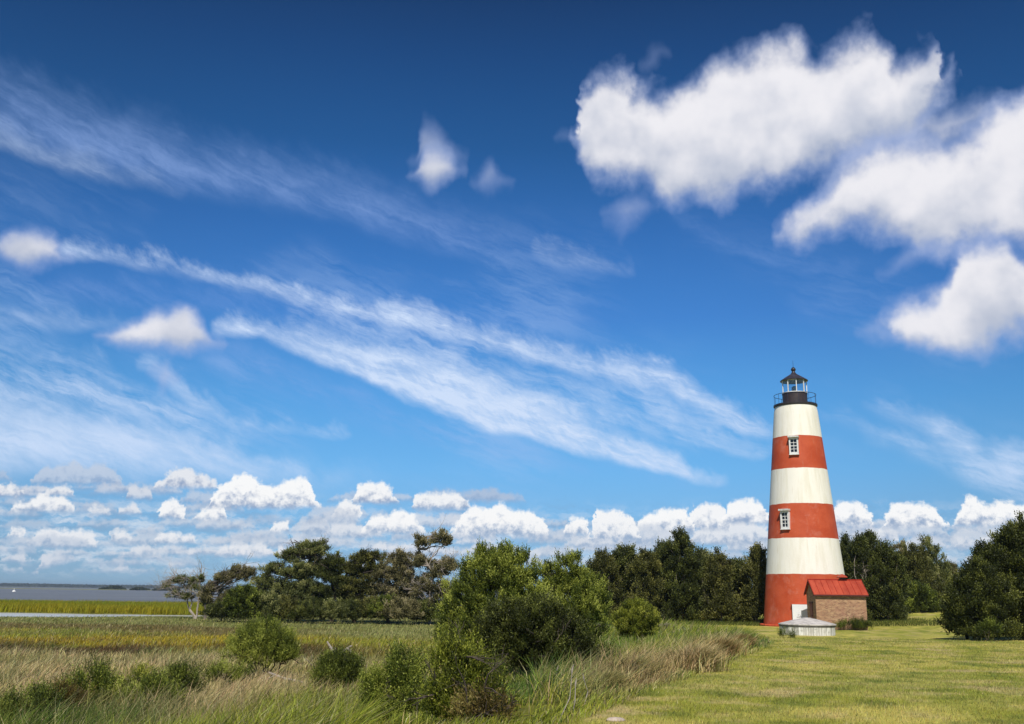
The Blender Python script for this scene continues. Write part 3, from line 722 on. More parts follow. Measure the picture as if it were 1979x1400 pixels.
n.put(p.inputs['Base Color'], cb); p.inputs['Roughness'].default_value = .85; bump(n, p, n.add(n.mul(br.outputs['Fac'], -1), f_), .5, .02)
wallv = [(0, 0, -.3), (L_, 0, -.3), (L_, W_, -.3), (0, W_, -.3), (0, 0, EH), (L_, 0, EH), (L_, W_, EH), (0, W_, EH), (0, W_ / 2, EH + RH - .06), (L_, W_ / 2, EH + RH - .06)]
wallf = [(0, 1, 5, 4), (1, 2, 6, 9, 5), (2, 3, 7, 6), (3, 0, 4, 8, 7), (4, 5, 9, 8), (8, 9, 6, 7)]
me = bpy.data.meshes.new('wall'); me.from_pydata(wallv, [], wallf); uvl = me.uv_layers.new(name='UVMap')
for pl in me.polygons:
    for li in pl.loop_indices:
        v_ = me.vertices[me.loops[li].vertex_index].co
        uvl.data[li].uv = (v_.x if abs(pl.normal.y) > .5 or abs(pl.normal.z) > .5 else v_.y + 7, v_.z)
me.update(); link('wall', me, bm_, sh)
# cornice course and eave board
GB().quadbox((L_ / 2, -.035, EH - .20), L_ + .02, .07, .09).build('cornice', mixed('cornice_brick', (.5, .38, .25), (.3, .2, .13), 6, .85), sh)
rm = mixed('red_roof_paint', tuple(v * .78 for v in lin((205, 88, 60))), tuple(v * .68 for v in lin((180, 66, 42))), 1.3, .55, stretch=(1, .4, .4), lo=.3, hi=.7)
rg = GB(); ov = .22; gx = .18
sl_ = RH / (W_ / 2)
for s in (0, 1):
    def rp(x, t, up=0.0):       # t: 0 ridge .. 1 eave
        d_ = (W_ / 2 + ov) * t; y = W_ / 2 - d_ if s == 0 else W_ / 2 + d_
        return (x, y, EH + RH + .02 - sl_ * d_ + up)
    x0, x1 = -gx, L_ + gx
    for th_ in (0,):
        a, b_, c_, d4 = rp(x0, 0), rp(x1, 0), rp(x1, 1), rp(x0, 1)
        lo4 = [(q[0], q[1], q[2] - .05) for q in (a, b_, c_, d4)]
        rg.poly([a, b_, c_, d4] if s == 1 else [d4, c_, b_, a]); rg.poly(lo4[::-1] if s == 1 else lo4)
        for i, j in ((0, 1), (1, 2), (2, 3), (3, 0)):
            top_ = [a, b_, c_, d4]; rg.poly([top_[i], lo4[i], lo4[j], top_[j]])
roof = rg.build('roof', rm, sh)
sg = GB()
for s in (-1, 1):
    for k in range(10):
        x = -gx + .03 + (L_ + 2 * gx - .06) * k / 9; d_ = (W_ / 2 + ov)
        pts = [(x, W_ / 2 + s * .04, EH + RH + .045 - sl_ * .04), (x, W_ / 2 + s * d_, EH + RH + .045 - sl_ * d_)]
        sg.tube(pts, .014, 4)
sg.quadbox((L_ / 2, W_ / 2, EH + RH + .03), L_ + 2 * gx, .16, .06)
sg.build('standing_seams', mixed('seam_paint', tuple(v * .8 for v in lin((190, 44, 30))), tuple(v * .8 for v in lin((170, 36, 26))), 2, .4), roof)
vg = GB().quadbox((L_ - 1.34, W_ / 2, EH + RH + .12), .42, .42, .14).build('vent', blk, roof)
vx = L_ - 1.34
GB().lathe([(.48, EH + RH + .19), (.50, EH + RH + .24), (.10, EH + RH + .47)], 4, c=(vx, W_ / 2, 0), a0=math.pi / 4).build('vent_cap', rm, vg)
fg = GB().quadbox((L_ / 2, -ov + .02, EH + RH - sl_ * (W_ / 2 + ov) - .075), L_ + 2 * gx - .02, .035, .11)
for xx in (-gx + .02, L_ + gx - .02):
    for s in (-1, 1):
        d_ = W_ / 2 + ov; ang = math.atan(sl_)
        fg.quadbox((xx, W_ / 2 + s * d_ / 2, EH + RH - .09 - sl_ * d_ / 2), .04, math.hypot(d_, sl_ * d_) - .05, .12, rx=-s * ang)
fg.build('fascia', mixed('dark_red_trim', (.09, .018, .016), (.05, .012, .012), 3, .5), sh)
dm = mixed('weathered_red_door', (.25, .085, .06), (.16, .06, .05), 3, .6, stretch=(4, 4, .6))
do = GB().quadbox((-.015, .95 + .62, .98), .07, .92, 1.95).build('door', dm, sh, bevel=.01)
GB().quadbox((-.03, 1.57, 2.02), .09, 1.15, .12).build('door_lintel', mixed('old_lintel', (.16, .07, .05), (.1, .05, .04), 4), sh)
GB().quadbox((-.07, 1.25, 1.0), .05, .05, .14).build('handle', blk, do)
HOLES.append((SP[0] + 1.1, SP[1] + 1.5, 1.9)); HOLES.append((SP[0] + 3.2, SP[1] + 1.4, 1.9))

# ------------------------------------------------------------------ cistern
cp = G(1561, 1229); dv = np.array([cp[0], cp[1]]) / np.hypot(cp[0], cp[1]); cc_ = np.array([cp[0], cp[1]]) + dv * 1.85
cz = float(ground_z(*cc_))
ci = empty('cistern', (cc_[0], cc_[1], cz), 'low round whitewashed concrete cistern with a shallow conical lid, in front of the lighthouse door', 'cistern', rz=.2)
HOLES.append((cc_[0], cc_[1], 1.9))
cm, n, p, _ = mat('stained_whitewashed_concrete'); oc = obj_coord(n)
s1 = n.noise(n.v('MULTIPLY', oc, (3.5, 3.5, .25)), 1.6, 6, .65); s2 = n.noise(oc, 3, 6, .65)
k_ = n.mix(n.ss(s1, .40, .60), (.80, .80, .78), (.42, .41, .38)); k_ = n.mix(n.mul(n.ss(s2, .5, .75), .8), k_, (.25, .24, .22))
n.put(p.inputs['Base Color'], k_); p.inputs['Roughness'].default_value = .85; bump(n, p, s2, .5, .03)
GB().lathe([(1.80, -.3), (1.80, .18), (1.82, .5), (1.80, .62)], 16).build('wall', cm, ci)
lm = mixed('grey_lid_cement', (.58, .55, .53), (.40, .38, .37), 3, .85, 7)
lid = GB().lathe([(1.78, .622), (1.90, .64), (1.90, .70), (1.3, .86), (.6, 1.02), (.32, 1.07), (.30, 1.10), (0.05, 1.11)], 16).build('lid', lm, ci)
GB().lathe([(1.83, .52), (1.85, .54), (1.85, .60), (1.83, .62)], 16, cap=False).build('rim_band', mixed('dark_joint', (.12, .11, .10), (.2, .19, .18), 6), ci)
st_ = G(1190, 1394)
sp_ = GB().lathe([(.02, -.1), (.16, -.08), (.20, .02), (.15, .06), (.02, .075)], 9)
so_ = sp_.build('stone', mixed('pale_stone', (.55, .45, .38), (.4, .33, .28), 8), None, smooth=True)
so_.location = st_; so_.scale = (.7, .5, .7)
tag(so_, 'pale flat stone lying in the mown grass at the bottom edge of the photo', 'stone')

# ------------------------------------------------------------------ foliage
def unit(v): return v / np.maximum(np.linalg.norm(v, axis=-1, keepdims=True), 1e-9)
def foliage(r, lobes, clump_d=.55, fill=.75, sprigs=26, leaves=7, slen=.45, ll=.13, lw=.05, up=.5, spread=.7, jag=.35, lean=(0, 0, 0), shell=.35, tipl=.30, flat=1.0, tight=.36):
    """lobes (cx,cy,cz,rx,ry,rz): leafy clumps through each lobe's outer volume. Returns verts, faces, per-leaf value, clump centres"""
    Cn, Ln, Rm = [], [], []
    for lb in lobes:
        c = np.array(lb[:3]); s = np.array(lb[3:6])
        area = (s[0] * s[1] * s[2]) ** (2 / 3.) * 4 * np.pi
        nC = max(4, int(area / (clump_d ** 2 * 1.1) * fill))
        d = unit(r.normal(size=(nC, 3))); d[:, 2] = np.where(d[:, 2] < -.8, -d[:, 2], d[:, 2])
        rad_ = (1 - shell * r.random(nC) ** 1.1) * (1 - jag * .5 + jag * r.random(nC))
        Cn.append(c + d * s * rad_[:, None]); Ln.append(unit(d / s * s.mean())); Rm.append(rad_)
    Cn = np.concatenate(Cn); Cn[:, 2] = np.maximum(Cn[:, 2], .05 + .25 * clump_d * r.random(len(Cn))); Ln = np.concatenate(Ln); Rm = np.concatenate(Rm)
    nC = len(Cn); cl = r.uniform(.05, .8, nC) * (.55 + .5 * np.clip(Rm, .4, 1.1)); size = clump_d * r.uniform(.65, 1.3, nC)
    ci_ = np.repeat(np.arange(nC), sprigs)
    o = Cn[ci_] + r.normal(size=(len(ci_), 3)) * (size[ci_] * tight)[:, None] * np.array([1, 1, flat])
    d = unit(Ln[ci_] * .55 + np.array([0, 0, up]) + np.array(lean) + r.normal(size=o.shape) * spread * .6)
    sl2 = slen * r.uniform(.55, 1.35, len(o))
    si = np.repeat(np.arange(len(o)), leaves); t = np.tile(np.linspace(.1, 1, leaves), len(o))
    base = o[si] + d[si] * (sl2[si] * t)[:, None]
    ld = unit(d[si] + r.normal(size=base.shape) * .55); sd = unit(np.cross(ld, r.normal(size=base.shape)))
    N = len(base); l_ = (ll * r.uniform(.6, 1.3, N))[:, None]; w_ = (lw * r.uniform(.6, 1.3, N))[:, None]
    Vv = np.stack([base, base + ld * l_ * .5 + sd * w_, base + ld * l_, base + ld * l_ * .5 - sd * w_], 1).reshape(-1, 3)
    Ff = np.arange(N * 4).reshape(-1, 4)
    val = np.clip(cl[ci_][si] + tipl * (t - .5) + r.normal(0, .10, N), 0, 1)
    return Vv, Ff, val, Cn
def limb(g, a, b, r0, r1, r, sag=.12, n=5, seg=4):
    a = np.array(a, float); b = np.array(b, float); L = np.linalg.norm(b - a); off_ = r.normal(size=3) * L * sag; off_[2] = abs(off_[2]) * -.2
    pts = []; rs = []
    for k in range(seg + 1):
        t = k / seg; q = a * (1 - t) + b * t + off_ * math.sin(math.pi * t) + (r.normal(size=3) * L * .03 if 0 < k < seg else 0); pts.append(tuple(q)); rs.append(r0 * (1 - t) + r1 * t)
    g.tube(pts, rs, n, cap=False); return pts
def twigs(g, p, d, L, rr_, depth, r, sp=.55, upb=.15):
    d = unit(d + np.array([0, 0, upb]) * .5); q = p; n_ = 3; pts = [tuple(p)]; rs = [rr_]
    for k in range(n_):
        d = unit(d + r.normal(size=3) * .22); q = q + d * L / n_; pts.append(tuple(q)); rs.append(rr_ * (1 - .45 * (k + 1) / n_))
    g.tube(pts, rs, 4, cap=False)
    if depth <= 0: return
    for k in range(int(r.integers(2, 4))):
        i = int(r.integers(1, n_ + 1)); dd_ = unit(d + r.normal(size=3) * sp); twigs(g, np.array(pts[i]), dd_, L * r.uniform(.55, .8), rs[i] * .65, depth - 1, r, sp, upb)

FM = {
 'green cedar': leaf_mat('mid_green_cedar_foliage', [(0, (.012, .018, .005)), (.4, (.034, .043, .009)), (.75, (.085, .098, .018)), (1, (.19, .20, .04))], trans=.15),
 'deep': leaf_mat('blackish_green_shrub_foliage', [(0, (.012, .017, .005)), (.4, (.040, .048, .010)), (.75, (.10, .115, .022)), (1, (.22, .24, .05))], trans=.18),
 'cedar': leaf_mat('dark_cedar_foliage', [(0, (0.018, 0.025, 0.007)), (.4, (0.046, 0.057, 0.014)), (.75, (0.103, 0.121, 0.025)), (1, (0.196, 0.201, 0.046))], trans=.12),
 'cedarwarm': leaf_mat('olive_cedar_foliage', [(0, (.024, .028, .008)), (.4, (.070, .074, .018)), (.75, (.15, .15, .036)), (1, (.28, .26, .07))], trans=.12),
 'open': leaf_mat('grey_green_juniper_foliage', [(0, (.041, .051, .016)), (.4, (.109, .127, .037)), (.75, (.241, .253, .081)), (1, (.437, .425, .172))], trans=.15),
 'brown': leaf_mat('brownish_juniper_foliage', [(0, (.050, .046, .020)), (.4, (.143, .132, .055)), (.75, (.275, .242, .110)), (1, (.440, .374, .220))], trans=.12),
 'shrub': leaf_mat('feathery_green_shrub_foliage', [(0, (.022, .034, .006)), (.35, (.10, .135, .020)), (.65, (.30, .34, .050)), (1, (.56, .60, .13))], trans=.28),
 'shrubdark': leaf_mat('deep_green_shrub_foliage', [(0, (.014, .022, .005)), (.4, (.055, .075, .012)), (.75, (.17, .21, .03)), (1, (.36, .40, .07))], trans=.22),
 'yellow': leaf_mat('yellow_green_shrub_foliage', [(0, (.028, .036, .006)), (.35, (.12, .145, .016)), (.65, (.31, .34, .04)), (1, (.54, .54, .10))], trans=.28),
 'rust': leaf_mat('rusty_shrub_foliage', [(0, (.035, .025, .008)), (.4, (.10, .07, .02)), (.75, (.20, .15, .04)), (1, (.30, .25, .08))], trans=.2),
}
bark = mixed('grey_bark', (.22, .19, .16), (.12, .10, .085), 8, .85, stretch=(3, 3, .6), bmp=.5)
darkbark = mixed('dark_bark', (.10, .075, .06), (.05, .04, .032), 8, .9, stretch=(3, 3, .6), bmp=.5)
palebark = mixed('bleached_wood', (.42, .37, .32), (.26, .22, .19), 8, .8, stretch=(3, 3, .6), bmp=.4)
STY = {
 'cedar': dict(clump_d=.60, sprigs=34, leaves=6, slen=.55, ll=.15, lw=.05, fill=.72, up=.9, spread=.45, jag=.6, shell=.40, tight=.26),
 'open': dict(clump_d=.50, fill=.34, sprigs=44, leaves=6, slen=.42, ll=.14, lw=.042, up=.8, spread=.55, jag=.5, shell=.8, tight=.30, flat=.6),
 'shrub': dict(clump_d=.40, fill=.85, sprigs=30, leaves=9, slen=.36, ll=.085, lw=.018, up=.95, spread=.45, jag=.5, shell=.45, tight=.25),
 'fine': dict(clump_d=.26, fill=.9, sprigs=30, leaves=11, slen=.32, ll=.055, lw=.010, up=.95, spread=.5, jag=.45, shell=.5, tight=.32),
}
ROOTS = {}
def plant(name, cat, label, base, lobes, sty='cedar', leaf='cedar', wood=darkbark, trunk_r=.16, limbs=26, bare=0, bareL=1.2, bdir=(0, 0, 1), seed=1, group=None, stems=1, lean=(0, 0, 0), trunk_top=.7, parts=('trunk', 'crown'), **kw):
    r = np.random.default_rng(seed); base = np.array(base, float)
    lb = [np.array(q, float) - np.r_[base, 0, 0, 0] for q in lobes]
    gro = kw.get('slen', STY[sty]['slen']) * .45
    for q in lb: q[3:6] = np.maximum(q[3:6] - gro, q[3:6] * .55)
    o = empty(name, tuple(base), label, cat, group)
    a = dict(STY[sty]); a.update(kw); a['lean'] = lean
    Vv, Ff, val, Cn = foliage(r, lb, **a)
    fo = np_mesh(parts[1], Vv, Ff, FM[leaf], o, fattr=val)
    g = GB(); top = max(q[2] + q[5] for q in lb); cx = np.mean([q[0] for q in lb]); cy = np.mean([q[1] for q in lb])
    trunks = []
    for k in range(stems):
        sp2 = .0 if stems == 1 else 1.0
        bx_ = r.normal(0, .15) * sp2; by_ = r.normal(0, .15) * sp2
        tgt = lb[k % len(lb)]
        end = np.array([tgt[0] * (.8 if stems > 1 else 1) + (cx * .5 if stems == 1 and len(lb) > 3 else 0) * 0, tgt[1] * .8, max(.3, (tgt[2] + tgt[5] * trunk_top))])
        trunks.append(limb(g, (bx_, by_, -.25), end, trunk_r / math.sqrt(stems), trunk_r * .25, r, .07, 7, 7))
    allp = np.array([q for t_ in trunks for q in t_[1:]])
    sel_ = r.choice(len(Cn), min(limbs, len(Cn)), replace=False)
    for i in sel_:
        c = Cn[i]; dist = np.linalg.norm(allp - c, axis=1) + np.where(allp[:, 2] > c[2], (allp[:, 2] - c[2]) * 2, 0) * 1.0
        k = int(np.argmin(dist)); limb(g, allp[k], c, trunk_r * .34, trunk_r * .08, r, .10, 4, 4)
    for k in range(bare):
        i = int(r.integers(0, len(Cn))); c = Cn[i]; s0 = allp[int(np.argmin(np.linalg.norm(allp - c, axis=1)))]
        st = s0 + (c - s0) * r.uniform(.3, .8)
        g2 = twigs(g, st, unit(unit(c - s0) + np.array(bdir) * .9 + r.normal(size=3) * .3), bareL * r.uniform(.6, 1.2), trunk_r * .22, 2, r)
    g.build(parts[0], wood, o, smooth=True)
    ROOTS[label] = o
    return o
def lobe_px(py_depth, px, py, rx, ry, dy=0.0, deep=None):
    """a lobe seen at a photo pixel, radii in photo pixels, at the tree's own depth (+dy metres)"""
    y = py_depth + dy; c = on_ray(px, py, y); k = y / F_PX * 1.0 / (cF[1]) * .97
    return (*c, rx * k, (deep if deep else rx) * k, ry * k)

# --- the line of cedars behind the lighthouse: px, depth, top px, half width px, look
def cedar(px, depth, top, hw, label, leaf='cedar', seed=1, base_px=1203, sty='cedar', n_=5, lean=0, **kw):
    r = random.Random(seed); b = on_ray(px, base_px, depth); b[2] = float(ground_z(b[0], b[1]))
    tz = on_ray(px, top, depth)[2]; H = tz - b[2]; W = hw / F_PX * depth * 1.02
    lobes = [(b[0], b[1], b[2] + H * .10, W * 1.05, W, H * .16), (b[0], b[1], b[2] + H * .25, W * 1.0, W * .95, H * .24), (b[0], b[1], b[2] + H * .42, W * .88, W * .85, H * .30), (b[0] + W * .1, b[1], b[2] + H * .66, W * .62, W * .6, H * .26), (b[0] + lean * W, b[1], b[2] + H * .87, W * .30, W * .3, H * .15)]
    for k in range(n_):
        a = r.uniform(0, 6.28); q = r.uniform(.3, .75); hh = r.uniform(.2, .72)
        lobes.append((b[0] + W * q * math.cos(a), b[1] + W * q * math.sin(a), b[2] + H * hh, W * .38, W * .38, H * r.uniform(.16, .24)))
    for k in range(9):                                             # upright tips breaking the outline
        a = r.uniform(0, 6.28); q = r.uniform(.1, .85); hh = .62 + .34 * math.cos(q * 1.5) * r.uniform(.8, 1.05)
        lobes.append((b[0] + W * q * math.cos(a), b[1] + W * q * math.sin(a), b[2] + H * (hh - .07), W * .15, W * .15, H * r.uniform(.07, .11)))
    return plant('cedar_tree', 'tree', label, b, lobes, sty, leaf, seed=seed, group='dark cedars around the lighthouse', trunk_r=.18, trunk_top=.8, limbs=30, **kw)
CED = [
 (1165, 97, 1066, 34, 'dark cedar with a blunt top directly behind and right of the big light green shrubs'),
 (1208, 99, 1052, 36, 'dark cedar with a knobbly top, second in the row from the left end'),
 (1250, 96, 1062, 32, 'dark cedar behind the small round bright green bush'),
 (1280, 101, 1048, 34, 'dark cedar just left of the tallest top of the row'),
 (1316, 96, 1030, 44, 'tallest dark cedar of the row left of the lighthouse'),
 (1362, 99, 1064, 34, 'dark cedar with thin upright tips just right of the tallest one of the row'),
 (1392, 95, 1068, 30, 'lower dark cedar halfway between the tallest one and the lighthouse'),
 (1428, 98, 1082, 32, 'low dark cedar in the dip of the row left of the lighthouse'),
 (1466, 96, 1056, 32, 'dark cedar touching the left edge of the lighthouse'),
]
for i, (px, dep, top, hw, lab) in enumerate(CED):
    cedar(px, dep, top, hw, lab, ('cedarwarm', 'cedar', 'cedarwarm', 'cedar', 'cedar', 'open', 'cedarwarm', 'cedar', 'cedarwarm')[i], 100 + i, n_=7, bare=6, bareL=1.3, wood=bark)
RC = [
 (1552, 99, 1075, 60, 'dark cedar hidden behind the foot of the lighthouse', 'cedar', 1195),
 (1640, 103, 1040, 34, 'dark cedar touching the right edge of the lighthouse', 'cedar', 1192),
 (1668, 98, 1034, 24, 'pointed dark cedar with a pale trunk rising behind the brick outbuilding', 'cedar', 1195),
 (1690, 101, 1028, 26, 'tallest narrow pointed cedar right of the lighthouse', 'cedar', 1195),
 (1719, 97, 1050, 36, 'broad black green cedar reaching the ground right of the brick outbuilding', 'cedar', 1198),
]
for i, (px, dep, top, hw, lab, lf, bp) in enumerate(RC):
    cedar(px, dep, top, hw, lab, lf, 130 + i, base_px=bp, n_=4 if i in (2, 3) else 7, bare=14 if i == 2 else 3, bareL=1.2, wood=palebark if i == 2 else bark)
LR = [
 (1752, 118, 1050, 30, 'brownish open tree with bare twigs on top, right of the black green cedar', 'brown', 1180, 'open', dict(bare=12, fill=.9)),
 (1775, 112, 1048, 34, 'olive tree at the left end of the pale gap in the trees', 'cedarwarm', 1182, 'cedar', {}),
 (1805, 116, 1042, 32, 'olive green tree with a pointed top above the far end of the lawn', 'open', 1178, 'cedar', {}),
 (1842, 128, 1088, 32, 'low thin tree with bare twigs, far back in the gap beside the big cedar', 'brown', 1178, 'open', dict(bare=16, fill=1.0)),
 (1780, 108, 1130, 40, 'low leafy bush under the olive trees at the far end of the lawn', 'shrubdark', 1186, 'cedar', {}),
 (1828, 110, 1135, 38, 'low rounded dark bush at the far right end of the lawn', 'cedarwarm', 1182, 'cedar', {}),
]
for i, (px, dep, top, hw, lab, lf, bp, sty, kw) in enumerate(LR):
    b = on_ray(px, bp, dep); b[2] = float(ground_z(b[0], b[1])); r = random.Random(160 + i)
    H = on_ray(px, top, dep)[2] - b[2]; W = hw / F_PX * dep
    lobes = [(b[0], b[1], b[2] + H * .08, W, W, H * .14), (b[0], b[1], b[2] + H * .2, W, W, H * .22), (b[0], b[1], b[2] + H * .4, W, W, H * .34), (b[0], b[1], b[2] + H * .75, W * .6, W * .6, H * .25)] + [
        (b[0] + W * r.uniform(-.6, .6), b[1] + W * r.uniform(-.6, .6), b[2] + H * r.uniform(.25, .75), W * .4, W * .4, H * .2) for k in range(5)]
    plant('tree' if H > 5 else 'bush', 'tree' if H > 5 else 'bush', lab, b, lobes, sty, lf, seed=160 + i, wood=bark, trunk_r=.14, limbs=30, group='trees at the far end of the lawn', **kw)

# --- the big cedars at the right edge
def pxplant(name, cat, label, base_px, depth, lobes_px, **kw):
    b = on_ray(base_px[0], base_px[1], depth) if depth else G(*base_px)
    if depth: b[2] = float(ground_z(b[0], b[1]))
    D = b[1]
    return plant(name, cat, label, b, [lobe_px(D, *q) for q in lobes_px], **kw)
pxplant('cedar_tree', 'tree', 'large dense dark cedar with clustered crowns at the right edge of the photo', (1985, 1222), 62,
        [(1990, 1120, 75, 95), (1960, 1090, 50, 60), (1985, 1050, 36, 34), (1925, 1100, 44, 40), (1930, 1150, 50, 55), (2020, 1060, 50, 50), (1960, 1180, 60, 40), (2040, 1150, 70, 70), (1905, 1085, 26, 26), (1955, 1045, 22, 24), (1955, 1222, 40, 18), (2000, 1220, 46, 20), (2050, 1216, 50, 24)],
        sty='cedar', leaf='green cedar', seed=201, trunk_r=.25, limbs=60, tight=.3, clump_d=.5, sprigs=34, slen=.42, ll=.12, lw=.04, fill=1.0, group='dense cedars at the right edge')
pxplant('cedar_tree', 'tree', 'lower rounded olive cedar reaching the grass, left of the large right hand one', (1868, 1224), 60,
        [(1875, 1170, 44, 46), (1850, 1185, 30, 34), (1905, 1150, 36, 50), (1910, 1195, 40, 30), (1890, 1120, 28, 34), (1920, 1160, 34, 40), (1862, 1140, 22, 26), (1866, 1222, 38, 15), (1898, 1225, 36, 15), (1932, 1224, 32, 16), (1845, 1200, 22, 18)],
        sty='cedar', leaf='green cedar', seed=202, trunk_r=.18, limbs=40, clump_d=.45, sprigs=34, slen=.36, ll=.10, lw=.034, fill=1.2, group='dense cedars at the right edge')
pxplant('bush', 'bush', 'small green bush poking out of the grass under the right hand cedars', (1912, 1233), 57.5,
        [(1912, 1218, 16, 14), (1900, 1222, 9, 9), (1925, 1222, 10, 9)], sty='shrub', leaf='shrubdark', seed=203, trunk_r=.04, limbs=16, stems=3, trunk_top=.2)

# --- open windswept trees along the creek on the left: pixels traced from the photograph give each crown its place
pxplant('gnarled_tree', 'tree', 'half dead gnarled tree with bare grey boughs, first tree from the left by the creek', (378, 1187), 112,
        [(350, 1124, 18, 10), (372, 1132, 18, 11), (388, 1124, 12, 10), (336, 1150, 14, 7), (360, 1158, 20, 8), (395, 1150, 10, 10), (325, 1132, 8, 6)],
        sty='open', leaf='open', wood=palebark, seed=301, trunk_r=.20, limbs=26, bare=64, bareL=1.8, bdir=(-.7, 0, .35), stems=3, fill=.45, group='windswept trees by the creek')
pxplant('windswept_tree', 'tree', 'windswept brownish tree with a short dark trunk, second from the left by the creek', (399, 1190), 110,
        [(398, 1160, 16, 20), (410, 1140, 14, 14), (432, 1122, 20, 14), (455, 1112, 24, 16), (478, 1112, 16, 14), (440, 1158, 22, 14), (425, 1168, 14, 10)],
        sty='open', leaf='brown', wood=bark, seed=302, trunk_r=.22, limbs=36, bare=26, bareL=1.8, bdir=(.3, 0, .8), fill=.75, lean=(.5, 0, .1), group='windswept trees by the creek')
pxplant('juniper_tree', 'tree', 'large open grey green tree with layered boughs, standing highest on the left side', (575, 1195), 108,
        [(595, 1072, 30, 24), (612, 1062, 20, 18), (560, 1080, 24, 16), (530, 1105, 26, 16), (575, 1110, 36, 22), (615, 1100, 26, 20), (515, 1130, 26, 16), (550, 1142, 36, 20), (595, 1145, 40, 22), (505, 1150, 20, 14), (530, 1168, 34, 16), (600, 1170, 40, 16)],
        sty='open', leaf='open', wood=darkbark, seed=303, trunk_r=.30, limbs=70, bare=26, bareL=1.5, bdir=(.2, 0, .8), fill=.6, group='windswept trees by the creek')
pxplant('juniper_tree', 'tree', 'narrower dark tree just right of the large open grey green one', (640, 1193), 107,
        [(645, 1090, 22, 16), (660, 1100, 14, 14), (635, 1115, 26, 20), (655, 1130, 24, 20), (630, 1150, 28, 20), (660, 1160, 20, 16)],
        sty='open', leaf='cedar', wood=darkbark, seed=304, trunk_r=.24, limbs=40, bare=8, fill=.75, group='windswept trees by the creek')
pxplant('juniper_tree', 'tree', 'dark green tree with a flat broken top, in the middle of the creek side row', (686, 1195), 107,
        [(700, 1082, 24, 16), (725, 1078, 22, 12), (690, 1105, 26, 20), (720, 1108, 26, 20), (680, 1135, 28, 22), (715, 1140, 30, 24), (690, 1165, 30, 18)],
        sty='open', leaf='cedarwarm', wood=darkbark, seed=305, trunk_r=.26, limbs=50, bare=16, fill=.68, group='windswept trees by the creek')
pxplant('juniper_tree', 'tree', 'thin brownish tree between the flat topped one and the tall grey limbed one', (752, 1196), 106,
        [(765, 1085, 20, 18), (785, 1090, 18, 20), (750, 1110, 26, 22), (778, 1120, 28, 24), (745, 1145, 28, 20), (785, 1150, 30, 22), (760, 1175, 36, 16)],
        sty='open', leaf='brown', wood=bark, seed=306, trunk_r=.22, limbs=50, bare=40, bareL=1.3, fill=.58, group='windswept trees by the creek')
pxplant('juniper_tree', 'tree', 'tallest grey limbed tree with two leafy puffs on top, beside the big green shrub', (828, 1198), 104,
        [(810, 1050, 18, 16), (850, 1045, 22, 18), (866, 1052, 14, 16), (815, 1090, 24, 18), (845, 1110, 26, 22), (870, 1095, 18, 18), (820, 1140, 32, 22), (855, 1150, 28, 24), (830, 1178, 34, 14)],
        sty='open', leaf='brown', wood=palebark, seed=307, trunk_r=.26, limbs=60, bare=70, bareL=1.5, bdir=(.25, 0, .9), fill=.5, group='windswept trees by the creek')
UB = [(470, 1165, 24, 22, 'shrubdark', 'low green bush left of the large open tree, by the creek'), (505, 1172, 26, 18, 'open', 'low dark bush at the left foot of the large open tree'),
      (548, 1178, 26, 14, 'cedarwarm', 'low dark bush hugging the trunk of the large open tree'), (612, 1180, 26, 12, 'cedar', 'low dark bush between the trunks of the first two dark trees'),
      (668, 1182, 24, 12, 'cedar', 'low dark bush left of the flat topped tree trunk'), (722, 1180, 28, 14, 'cedarwarm', 'low tangled bush right of the flat topped tree trunk'),
      (775, 1180, 28, 14, 'brown', 'low brown thicket bush under the thin brownish tree'), (815, 1185, 24, 14, 'cedar', 'low dark bush under the tallest grey limbed tree'),
      (575, 1184, 22, 9, 'shrubdark', 'small dark bush right at the trunk of the large open tree'), (642, 1182, 22, 12, 'open', 'small grey green bush at the foot of the narrower dark tree'), (748, 1176, 24, 16, 'shrubdark', 'dark green bush below the thin brownish tree, left of the brown thicket'),
      (432, 1182, 26, 7, 'cedar', 'flat dark bush lying along the creek right of the windswept trunk')]
for i, (px, py, rx, ry, lf, lab) in enumerate(UB):
    rx *= 1.25; ry = ry + 5
    pxplant('bush', 'bush', lab, (px, 1193), 102 + (i % 3), [(px, py, rx, ry), (px - rx * .5, py + 4, rx * .7, ry * .8), (px + rx * .5, py + 3, rx * .7, ry * .8), (px, 1188, rx * 1.1, 9)],
            sty='cedar', slen=.35, clump_d=.45, ll=.12, lw=.04, leaf=lf, seed=320 + i, trunk_r=.06, limbs=20, bare=5, bareL=.7, fill=1.1, stems=3, trunk_top=.1, parts=('stems', 'foliage'), group='low bushes under the creek side trees')

# --- shrubs in the marsh and on the bank
SG = 'feathery shrubs on the marsh edge'
def shrub(label, base_px, depth, lobes_px, leaf='shrub', seed=1, sty='shrub', **kw):
    k = dict(trunk_r=.09, bare=5, bareL=.6, limbs=40, stems=5, trunk_top=-.1, parts=('stems', 'foliage'), wood=darkbark, group=SG); k.update(kw)
    return pxplant('shrub', 'shrub', label, base_px, depth, lobes_px, leaf=leaf, seed=seed, sty=sty, **k)
shrub('tall light green shrub with a rounded double top, highest of the central shrubs', (965, 1285), 43,
      [(962, 1105, 50, 44), (925, 1120, 40, 44), (1000, 1110, 42, 38), (905, 1165, 48, 44), (960, 1160, 58, 50), (880, 1195, 34, 36), (1010, 1170, 50, 56), (925, 1215, 50, 40), (935, 1078, 26, 18), (985, 1076, 30, 20), (870, 1225, 30, 26), (930, 1250, 50, 30)], 'shrub', 401, trunk_r=.2, limbs=90, stems=6, bare=10, bareL=.8, lean=(-.1, 0, .1))
